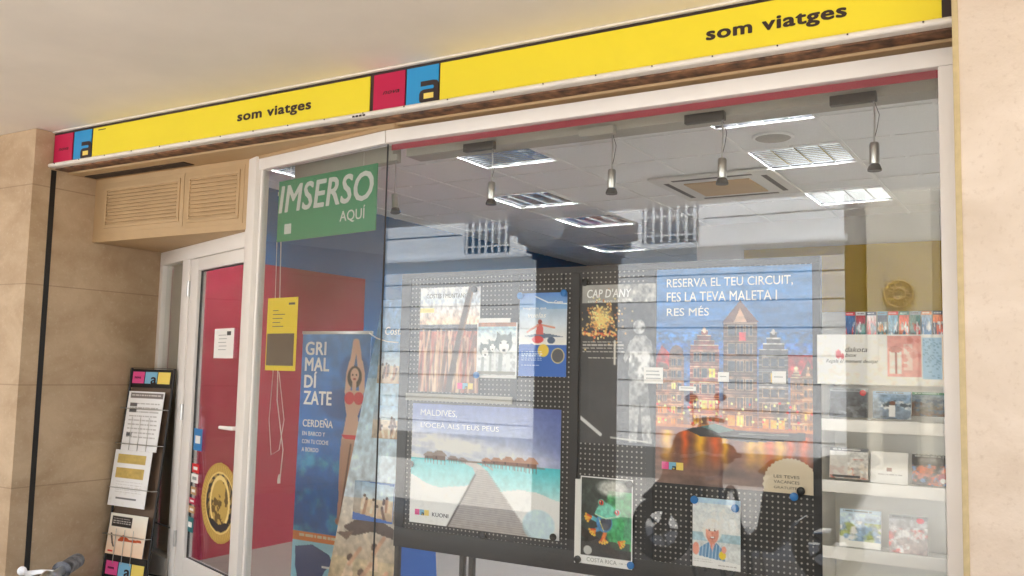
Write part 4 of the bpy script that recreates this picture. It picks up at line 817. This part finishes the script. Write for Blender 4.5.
def onp(px, py, off=.012): return atl(px, py, PA, PB, off)
pu = (Vector((PA[0], PA[1], 0))-Vector((PB[0], PB[1], 0))).normalized(); pn = pu.cross(UZ)     # to the right, towards the street
nt1 = thing('window_notice', 'yellow notice with dark photo stuck on the angled side pane', 'notice', (-3.68, .24, 1.43))
a = onp(268.5, 299, -.01); a.z = 1.835
c = a+pu*.135+UZ*(-.2)
MB().obox(c+pn*(-.0), pu*.137, pn*.001, UZ*.2).build('notice_sheet', M['notice_yellow'], nt1)
MB().obox(a+pu*.13-UZ*.285+pn*.0022, pu*.122, pn*.0008, UZ*.088).build('notice_photo', M['notice_brown'], nt1)
for k, w in enumerate((.05, .11, .09, .07, .1)): MB().obox(a+pu*(.05+w/2)-UZ*(.07+.022*k)+pn*.0014, pu*w/2, pn*.0003, UZ*.0022).build('print_line', M['text_dark'], nt1)
MB().obox(a+pu*.22-UZ*.035+pn*.0014, pu*.028, pn*.0003, UZ*.006).build('print_line', M['text_dark'], nt1)
# blind cord
m = MB(); y = .45
p = [aty(*q, y) for q in ((281, 240), (279, 330), (277, 400), (283, 450), (280, 478))]; m.tube(p, .003, 6); p2 = [aty(*q, y) for q in ((277, 240), (274, 340), (273, 372), (269, 420), (271, 455), (279, 450), (284, 420), (279, 372))]; m.tube(p2, .0022, 6)
co_ = m.build('cord', M['cord'], None); tag(co_, 'thin white looped blind cord hanging behind the side pane', 'cord')
MB().lathe(aty(279, 478, y)-UZ*.03, [(.004, .05), (.009, .02), (.009, .0)], 10).build('cord_weight', M['cord'], co_)

# ------------------------------------------------------------------ door paper, emblem, stickers
def onq(px, py, off=.008): return atl(px, py, DA, DB, off)
dr = -du; dn_ = dr.cross(UZ)
if dn_.y > 0: dn_ = -dn_
a, b = onq(215, 329), onq(233, 357)
wd = (Vector((b.x, b.y, 0))-Vector((a.x, a.y, 0))).length
PN = thing('door_notice', 'white printed opening notice stuck on the glass door', 'notice', a-UZ*.2)
MB().obox(a+dr*wd/2-UZ*.09, dr*wd/2, dn_*.0006, UZ*.09).build('sheet', M['paper'], PN)
MB().obox(a+dr*wd*.75-UZ*.03+dn_*.001, dr*wd*.1, dn_*.0003, UZ*.012).build('stamp', M['text_dark'], PN)
for k in range(5): MB().obox(a+dr*wd*(.42+.03*(k % 2))-UZ*(.04+.022*k)+dn_*.001, dr*wd*.2, dn_*.0003, UZ*.0018).build('print_line', M['letter_grey'], PN)
# gold round emblem
ce = onq(219.5, 503); EM = thing('door_emblem', 'large round gold seal with oval scroll medallion on the door glass', 'emblem', ce-UZ*.25)
cv = Cv(110, 110, (150, 20, 40)); r = np.sqrt((cv.X-.5)**2+(cv.Y-.5)**2)*2; a_ = np.arctan2(cv.Y-.5, cv.X-.5)
cv.a[:] = np.array((176, 142, 72))/255.; cv.put((np.sin(a_*60) > .2)*(r > .78)*(r < .93), (206, 176, 100), .6)
cv.put((r < .72)*1., (48, 44, 48)); cv.put((r < .72)*((np.sin(a_*16+np.sin(r*20)*2) > -.15)&(np.sin(r*26+a_*2) > -.5)), (170, 140, 76), .9); cv.put((np.abs(r-.74) < .025)*1., (216, 190, 120))
r2 = np.sqrt(((cv.X-.5)/.24)**2+((cv.Y-.5)/.31)**2); cv.put((r2 < 1)*1., (186, 156, 84)); cv.put((r2 < 1)*(cv.fbm(12, 12, 3) > .52), (104, 84, 50)); cv.put((np.abs(r2-1) < .09)*1., (226, 200, 130)); cv.put((r > .52)*(r < .7)*(cv.Y > .72), (50, 46, 50))
n = 64; H2 = cv.h
# disc cut from the painted grid
me_o = panel('seal_face', cv, ce-dr*.29+UZ*.235, dr*.58, -UZ*.47, EM, th=.0004)
bm = bmesh.new(); bm.from_mesh(me_o.data); cc_ = ce
dead = [f for f in bm.faces if ((f.calc_center_median()-cc_).dot(dr)/.29)**2+((f.calc_center_median()-cc_).z/.235)**2 > .985 or len([v for v in f.verts]) == 4 and f.calc_area() > .01]
bmesh.ops.delete(bm, geom=dead, context='FACES'); bm.to_mesh(me_o.data); bm.free()
stk = [((194.5, 428), (203, 450), 'blue_st', 'light blue rectangular sticker, topmost at the door glass edge'), ((192.5, 463), (200, 472), 'red_st', 'red cross sticker below the blue one on the door'), ((191.5, 473), (199, 482), 'paper', 'white round-bottomed sticker under the red cross'),
       ((191, 486), (197, 494), 'tan_st', 'upper tan sticker on the door glass'), ((189.5, 497), (196, 503), 'magenta', 'small crimson sticker between the two tan ones'), ((189, 505), (195.5, 512), 'tan_st', 'lower tan sticker above the teal one'), ((187.5, 516), (194, 531), 'teal', 'teal square sticker, lowest at the door glass edge')]
for p, q, mm, lb in stk:
    a, b = onq(*p), onq(*q); wd = max(.05, (Vector((b.x, b.y, 0))-Vector((a.x, a.y, 0))).length*.85); hh = (a.z-onq(p[0], q[1]).z)/2
    o = MB().obox(a+dr*wd/2-UZ*hh, dr*wd/2, dn_*.0005, UZ*hh).build('sticker', M[mm], None, smooth=0); tag(o, lb, 'sticker', 'stickers down the door glass edge')
    MB().obox(a+dr*wd/2-UZ*hh+dn_*.0012, dr*wd*.3, dn_*.0003, UZ*hh*.35).build('sticker_print', M['paper' if mm != 'paper' else 'letter_grey'], o)

# ================================================================== OUTDOOR BROCHURE RACK
RA = Vector((-5.41, .60, 0)); RX = Vector((1, .03, 0)).normalized()      # along its face
A0 = aty(107, 574, .56); T0 = aty(128, 368, .62); rw = .40
base_l = Vector((-5.455, .52, .07)); top_l = Vector((-5.44, .64, 1.425)); rw = .415
RK2 = thing('brochure_rack', 'narrow black wire brochure rack leaning by the stone wall beside the door', 'rack', (base_l.x+.2, base_l.y, 0))
ru = (top_l-base_l); 
def rp(s, v, off=0.): q = base_l+RX*s*rw+ru*v; n = RX.cross(ru.normalized()); n = n if n.y < 0 else -n; return q+n*off
m = MB().tube([rp(0, 0), rp(0, 1), rp(1, 1), rp(1, 0), rp(0, 0)], .0085, 8); m.build('frame', M['black'], RK2)
m = MB()
for v in (.2, .42, .63, .8): m.tube([rp(0, v), rp(0, v, .05), rp(1, v, .05), rp(1, v)], .003, 6)
for v in (.07, .36, .6):
    for s in (.3, .5, .7): m.tube([rp(s, v, .04), rp(s, v+.16, .045)], .0022, 6)
m.build('wire_pockets', M['steel'], RK2)
nrm = RX.cross(ru.normalized()); nrm = nrm if nrm.y < 0 else -nrm; ruN = ru.normalized(); rl = ru.length
def rbox(s0, s1, v0, v1, off, th): c = (rp(s0, v0, off)+rp(s1, v1, off))/2; return MB().obox(c, RX*rw*(s1-s0)/2, nrm*th/2, ruN*rl*(v1-v0)/2)
rbox(.03, .97, .905, .995, .002, .006).build('header_plate', M['black'], RK2); rbox(.03, .97, .0, .105, .002, .006).build('foot_plate', M['black'], RK2)
rbox(.03, .97, .105, .905, -.01, .004).build('back_plate', mat('rack_brown_back', (112, 92, 76), .6), RK2)
for v0, v1 in ((.925, .982), (.012, .075)):
    for k, c in enumerate(('pink', 'sky_blue', 'rack_yellow')): rbox(.06+.3*k, .34+.3*k, v0, v1, .007, .002).build('logo_square', M[c], RK2)
    q = rp(.50, v0, .009); w = .14*rw; zz = v0
    text('a', rp(.51, v0, .0085), RX, ruN, .052, (v1-v0)*rl*.55, M['ink'], RK2, 'letter_a', bold=.06)
    text('nova', rp(.12, (v0+v1)/2-.005, .0085), RX, ruN, .06, .012, M['ink'], RK2, bold=.02)
MB().tube([rp(1, .28, -.005), rp(1.06, .25, -.12), rp(1.08, .02, -.14), rp(1.0, .0, -.02)], .005, 8).tube([rp(0, .28, -.005), rp(.02, .02, -.14), rp(1.08, .02, -.14)], .005, 8).build('rear_leg', M['black'], RK2)
def rleaf(s0, s1, v0, v1, off, cvs, lb):
    o = panel('leaflet', cvs, rp(s0, v1, off), RX*rw*(s1-s0), -ruN*rl*(v1-v0)-nrm*(-.006), None, th=.004); tag(o, lb, 'leaflet', 'papers in the outdoor rack'); return o
cv = Cv(60, 100, (228, 226, 224)); cv.rect(.06, .03, .97, .12, (120, 112, 110)); cv.prt(.1, .06, .9, 1, .05, (230, 226, 220)); cv.prt(.1, .2, .9, 9, .07, (160, 158, 156), 4, .3); cv.rect(.08, .2, .28, .26, (90, 90, 90)); cv.rect(.08, .3, .28, .36, (90, 90, 90)); cv.rect(.1, .7, .25, .76, (80, 80, 84)); rleaf(.1, .93, .6, .885, .03, cv, 'white price list with grey heading, topmost in the outdoor rack')
cv = Cv(60, 100, (232, 231, 229)); cv.rect(.1, .08, .85, .24, (190, 166, 96)); cv.rect(.1, .32, .85, .5, (186, 160, 92)); cv.noise(14, 18, .1, 3); cv.prt(.15, .56, .85, 5, .045, (186, 184, 182), 4, .3); cv.rect(.2, .84, .75, .87, (110, 110, 112)); rleaf(.02, .88, .335, .6, .045, cv, 'white flyer with two gold pictures, in the middle of the outdoor rack')
cv = Cv(60, 80, (226, 206, 184)); cv.grad(0, 1.01, (232, 222, 210), (222, 190, 160)); cv.rect(.06, .08, .6, .32, (40, 34, 32)); cv.prt(.1, .12, .56, 3, .055, (226, 220, 214), 3); cv.line([(.1, .5), (.16, .72), (.2, .8)], .02, (70, 56, 50)); cv.poly([(.3, .62), (.42, .5), (.6, .6), (.9, .57), (.92, .64), (.3, .66)], (176, 74, 36)); cv.rect(.06, .9, .2, .94, (206, 60, 50)); rleaf(.08, .94, .11, .3, .03, cv, 'cream brochure with black title block, lowest in the outdoor rack')

# ================================================================== STREET SIDE (seen mirrored in the glass)
COLm = thing('stone_column', 'square arcade column with moulded capital, seen as a dark reflection', 'column', (-3.96, -4.0, -.12))
MB().box(-4.24, -3.68, -4.38, -3.76, .1, 2.5).build('shaft', M['column'], COLm, bevel=.012)
MB().box(-4.30, -3.62, -4.44, -3.70, -.0, .1).box(-4.30, -3.62, -4.44, -3.96, -.12, .0).build('base', M['column'], COLm, bevel=.008)
m = MB()
for k, (e, a, b) in enumerate(((.03, 2.5, 2.56), (.07, 2.56, 2.64), (.13, 2.64, 2.72), (.2, 2.72, 2.90))): m.box(-4.24-e, -3.68+e, -4.38, -3.76+e, a+.0005, b)
m.build('capital', M['column'], COLm, bevel=.01)
COL2 = thing('stone_column', 'second arcade column at the open right end of the arcade', 'column', (2.6, -4.0, -.12)); MB().box(2.3, 2.9, -4.38, -3.76, -.12, 2.904).build('shaft', M['column'], COL2, bevel=.012)
GL = thing('globe_lamp', 'opal globe lamp hanging from the arcade ceiling, a faint circle in the glass', 'lamp', (-3.62, -2.75, 2.5))
MB().ball((-3.62, -2.75, 2.66), .19, 16).build('globe', M['globe'], GL); MB().lathe((-3.62, -2.75, 2.83), [(.06, 0), (.07, .02), (.07, .074)], 20).build('ceiling_mount', M['dark_metal'], GL)
WB = thing('white_building', 'white building opposite with grooved courses and barred windows, reflected in the glass', 'building', (-9, -11, -.12))
wy = -9.74; wx1 = -2.67
MB().prism([(-12, wy), (wx1, wy), (-4.8, wy-4), (-12, wy-4)], (0, 0, -.12), (1, 0, 0), (0, 1, 0), (0, 0, 6.5)).build('wall', M['white_wall_out'], WB, smooth=0)
m = MB()
for k in range(14):
    z = 3.40-.405*(k+1)
    if z > .2: m.box(-11.9, wx1+.003, wy, wy+.006, z-.009, z)
for k in range(6): m.box(-11.9, wx1+.003, wy, wy+.006, 3.85+.45*k, 3.865+.45*k)
m.build('wall_grooves', M['dark_metal'], WB, smooth=0)
MB().box(-12, wx1+.05, wy, wy+.1, 3.40, 3.48).build('string_course', M['white_wall_out'], WB, bevel=.01)
MB().box(-12, wx1+.04, wy, wy+.05, -.12, .35).build('plinth', M['shutter'], WB)
for xa in (-9.1, -5.72):
    wn = MB().box(xa-.09, xa+1.02, wy, wy+.03, 3.482, 5.6).build('window', M['white_wall_out'], WB)
    MB().box(xa, xa+.93, wy+.031, wy+.036, 3.5, 5.5).build('window_panes', mat('window_dark', (60, 66, 74), .2), wn).location = (0, 0, 0)
    m = MB()
    for k in range(7): m.tube([(xa+.06+.135*k, wy+.06, 3.5), (xa+.06+.135*k, wy+.06, 5.5)], .024, 6)
    for k in range(6): m.box(xa, xa+.93, wy+.05, wy+.06, 3.6+.3*k, 3.63+.3*k)
    m.build('window_bars', M['white_wall_out'], wn).location = (0, 0, 0)
CB = thing('cream_building', 'ornate cream building farther down the side street with round pediment', 'building', (-2.6, -15, -.12))
cy = -13.8
MB().box(-3.1, -2.02, cy-3, cy, -.12, 8).build('wall', M['cream_wall_out'], CB)
m = MB()
for z in (1.2, 2.3, 5.2): m.box(-3.2, -1.95, cy, cy+.14, z, z+.1)
m.build('cornice', M['cream_wall_out'], CB, bevel=.02)
for x in (-3.0, -2.12): MB().lathe((x, cy+.1, -.12), [(.16, 0), (.16, .2), (.12, .25), (.1, 2.5), (.15, 2.6), (.16, 2.7)], 16).build('pilaster', M['cream_wall_out'], CB)
m = MB().torus((-2.56, cy+.03, 2.98), .24, .02).torus((-2.56, cy+.03, 2.98), .1, .03)
for k in range(16): a = 2*pi*k/16; m.tube([(-2.56+.12*cos(a), cy+.03, 2.98+.12*sin(a)), (-2.56+.32*cos(a), cy+.03, 2.98+.32*sin(a))], [.02, .006], 6)
m.build('rosette', M['tan'], CB)
MB().box(-2.85, -2.3, cy, cy+.03, .0, 1.15).build('doorway', M['dark_wall_out'], CB)
DBd = thing('shade_toned_building', 'side street building behind the cream one, shade put into its dark colour', 'building', (0, -18, -.12)); MB().box(-2.0, 14, -19, -15, -.12, 9).build('wall', M['dark_wall_out'], DBd)  # wall looks shaded through its dark colour alone
m = MB()
for i in range(8):
    for j in range(3): m.box(-1.2+1.7*i, -.4+1.7*i, -15, -14.97, 1+2.4*j, 2.5+2.4*j)
m.build('windows', M['cream_wall_out'], DBd)
DB2 = thing('shade_toned_building', 'narrow facade between the white and cream buildings, shade put into its dark colour', 'building', (-4, -17, -.12)); MB().box(-6, -3.12, -18, -14.2, -.12, 8).build('wall', M['dark_wall_out'], DB2)  # dark wall colour stands in for a facade in shade

DB3 = thing('shade_toned_building', 'long dark house added left of the white one to darken the side pane reflection', 'building', (-18, -11, -.12)); MB().box(-30, -12.01, -15, -9.9, -.12, 7).build('wall', M['dark_wall_out'], DB3)  # house added to darken what the side pane mirrors
m = MB()
for i in range(6): m.box(-13.6-2.2*i, -12.7-2.2*i, -9.9, -9.87, .9, 2.6)
m.build('windows', M['cream_wall_out'], DB3)
# scooter parked on the street side, mirrored in the lower glass
SC = thing('scooter', 'black motor scooter parked on the pavement edge, mirrored in the lower window', 'scooter', (-2.1, -3.3, 0))
sy = -3.28
def wheel(cx, R):
    w = MB().torus((cx, sy, R+.055), R, .055, n=40, k=12).build('tyre', M['rubber'], SC)
    q = MB().torus((cx, sy, R+.055), R-.05, .014, n=32, k=8); q.lathe((cx, sy-.05, R+.055), [(.05, 0), (.05, .1)], 16, 'y')
    for k in range(5): a = 2*pi*k/5; q.tube([(cx, sy, R+.055), (cx+(R-.05)*cos(a), sy, R+.055+(R-.05)*sin(a))], .012, 6)
    q.build('rim', M['dark_metal'], w).location = (0, 0, 0)
wheel(-2.78, .2); wheel(-1.52, .2)
prof = [(-2.90, .5), (-2.74, .66), (-2.60, 1.02), (-2.46, 1.07), (-2.34, .98), (-2.36, .5), (-2.30, .34), (-2.05, .30), (-1.98, .36), (-1.94, .62), (-1.9, .74), (-1.3, .82), (-1.2, .78), (-1.28, .6), (-1.36, .46), (-1.62, .5), (-1.74, .42), (-1.86, .2), (-2.5, .18), (-2.56, .42), (-2.74, .48)]
MB().prism(prof, (0, sy+.18, 0), UX, UZ, (0, -.36, 0)).build('body', M['scooter_black'], SC, bevel=.035, seg=3)
MB().prism([(-1.95, .42), (-1.9, .72), (-1.3, .78), (-1.24, .72), (-1.5, .52)], (0, sy+.192, 0), UX, UZ, (0, -.384, 0)).build('side_panel', M['scooter_grey'], SC, bevel=.02)
MB().prism([(-2.0, .76), (-1.9, .86), (-1.62, .83), (-1.55, .9), (-1.2, .93), (-1.16, .86), (-1.3, .80), (-1.92, .74)], (0, sy+.13, 0), UX, UZ, (0, -.26, 0)).build('seat', M['seat_vinyl'], SC, bevel=.03, seg=3)
MB().tube([(-2.48, sy, 1.0), (-2.43, sy, 1.1)], .04).tube([(-2.4, sy-.34, 1.1), (-2.44, sy-.15, 1.12), (-2.44, sy+.15, 1.12), (-2.4, sy+.34, 1.1)], .016).build('handlebar', M['rubber'], SC)
for s in (-1, 1): MB().tube([(-2.43, sy+.25*s, 1.12), (-2.42, sy+.32*s, 1.26)], .006).build('mirror_stalk', M['steel'], SC); MB().ball((-2.42, sy+.33*s, 1.29), .05, 10, .7).build('mirror', M['scooter_black'], SC)
MB().tube([(-2.56, sy, .95), (-2.66, sy, .6), (-2.78, sy, .26)], .035).build('fork', M['dark_metal'], SC); MB().ball((-2.62, sy, .93), .07, 12).build('headlight', M['globe'], SC)
MB().prism([(-2.98, .34), (-2.93, .44), (-2.8, .5), (-2.64, .47), (-2.56, .38), (-2.66, .43), (-2.8, .455), (-2.9, .4)], (0, sy+.07, 0), UX, UZ, (0, -.14, 0)).build('fender', M['scooter_black'], SC, bevel=.01)
MB().tube([(-1.9, sy-.19, .25), (-1.4, sy-.19, .32), (-1.25, sy-.19, .36)], [.03, .045, .05]).build('exhaust', M['steel'], SC); MB().tube([(-2.0, sy+.02, .25), (-1.92, sy+.2, 0.004)], .012).build('side_stand', M['steel'], SC)

# bicycle whose grip pokes into the lower left corner
BK = thing('bicycle', 'bicycle with grey patterned handlebar grip at the lower left corner', 'bicycle', (-2.1, -2.1, 0))
e0 = atz(78, 560, .945); e1 = atz(50, 578, .945); bd = (e1-e0); bd.z = 0; bd.normalize(); fw = Vector((-bd.y, bd.x, 0))
fw = fw if fw.x > 0 else -fw
def bp(s, f, z): q = e0+bd*s+fw*f; return Vector((q.x, q.y, z))
MB().tube([e0, e0+bd*.006, e0+bd*.03, e0+bd*.125, e0+bd*.13], [.012, .0185, .019, .0185, .023], 18).build('grip', M['grip'], BK)
MB().tube([bp(.46, 0, .945), bp(.465, 0, .945), bp(.57, 0, .945), bp(.59, 0, .945)], [.02, .016, .0165, .011], 18).build('grip', M['grip'], BK)
MB().tube([bp(.125, 0, .945), bp(.22, .01, .95), bp(.295, .02, .97), bp(.37, .01, .95), bp(.465, 0, .945)], .011, 12).build('handlebar', M['steel'], BK)
lv = atz(22, 571, .95)
MB().tube([bp(.16, 0, .945), bp(.15, -.04, .945), (bp(.12, -.07, .93)+lv)/2, lv], [.008, .008, .007, .008], 10).build('brake_lever', M['white'], BK); MB().ball(lv, .011, 10).build('lever_tip', M['white'], BK)
ax = bp(.295, 0, 0); fr_ = Vector((.1, .995, 0)); hb = lambda f, z: Vector((ax.x+(fw if f > .005 else fr_).x*f, ax.y+(fw if f > .005 else fr_).y*f, z)); rotf = Matrix.Rotation(atan2(fw.y, fw.x), 3, 'Z'); rotm = Matrix.Rotation(atan2(fr_.y, fr_.x), 3, 'Z'); sd_ = Vector((-.995, .1, 0))
for f in (.22, -.84):
    rr_, dd_ = (rotf, fw) if f > 0 else (rotm, fr_)
    w_ = MB().torus(hb(f, .34), .32, .018, rot=rr_, n=48, k=8).build('tyre', M['rubber'], BK); q = MB().torus(hb(f, .34), .3, .008, rot=rr_, n=48, k=6)
    for k in range(16): a = 2*pi*k/16; q.tube([hb(f, .34), hb(f, .34)+dd_*.3*cos(a)+UZ*.3*sin(a)], .0012, 4)
    q.build('rim', M['steel'], w_).location = (0, 0, 0)
MB().tube([hb(.0, .97), hb(.02, .8)], .014).tube([hb(.02, .8), hb(.08, .58), hb(.22, .34)], .014).build('fork', M['dark_metal'], BK)
MB().tube([hb(0, .74), hb(-.42, .3)], .018).tube([hb(0, .8), hb(-.54, .76)], .015).tube([hb(-.42, .3), hb(-.58, .88)], .015).tube([hb(-.42, .3), hb(-.84, .34)], .01).tube([hb(-.54, .76), hb(-.84, .34)], .009).build('frame', M['interior_blue'], BK)
MB().tube([hb(-.47, .89), hb(-.6, .9), hb(-.73, .91)], [.025, .05, .075], 12).build('saddle', M['seat_vinyl'], BK); MB().torus(hb(-.42, .3), .09, .006, rot=rotm, n=28, k=6).tube([hb(-.42, .3)+sd_*.06, hb(-.36, .15)+sd_*.06], .009).build('crank', M['dark_metal'], BK)

# ================================================================== WORLD, SUN, CAMERA
wd = bpy.data.worlds.new('World'); S.world = wd; wd.use_nodes = True; nt = wd.node_tree
bg = nt.nodes['Background']; sk_ = nt.nodes.new('ShaderNodeTexSky'); sk_.sky_type = 'NISHITA'; sk_.sun_disc = False
SE, SA = radians(62), radians(20)                # sun height; azimuth measured from +Y towards +X
sk_.sun_elevation = SE; sk_.sun_rotation = SA; nt.links.new(sk_.outputs[0], bg.inputs[0]); bg.inputs[1].default_value = .15
sl = bpy.data.lights.new('sun', 'SUN'); sl.energy = 4.5; sl.angle = radians(.5); sl.color = (1, .97, .93); so = bpy.data.objects.new('sun', sl); COL.objects.link(so)
sd = Vector((sin(SA)*cos(SE), cos(SA)*cos(SE), sin(SE))); so.rotation_euler = sd.to_track_quat('Z', 'Y').to_euler(); so.location = sd*30
cam = bpy.data.cameras.new('camera'); cam.sensor_width = 36; cam.lens = F/1024*36; cam.clip_start = .05; cam.clip_end = 300
co = bpy.data.objects.new('camera', cam); COL.objects.link(co)
co.matrix_world = Matrix(((CR.x, CU.x, -CW.x, CAM.x), (CR.y, CU.y, -CW.y, CAM.y), (CR.z, CU.z, -CW.z, CAM.z), (0, 0, 0, 1)))
S.camera = co
S.view_settings.view_transform = 'Standard'; S.view_settings.look = 'None'; S.view_settings.gamma = 1; S.view_settings.use_curve_mapping = False
S.view_settings.exposure = 2.35
S.cycles.max_bounces = 12; S.cycles.diffuse_bounces = 6; S.cycles.glossy_bounces = 5; S.cycles.transparent_max_bounces = 16
S.cycles.use_denoising = True; S.cycles.sample_clamp_indirect = 8; S.cycles.caustics_reflective = False; S.cycles.caustics_refractive = False
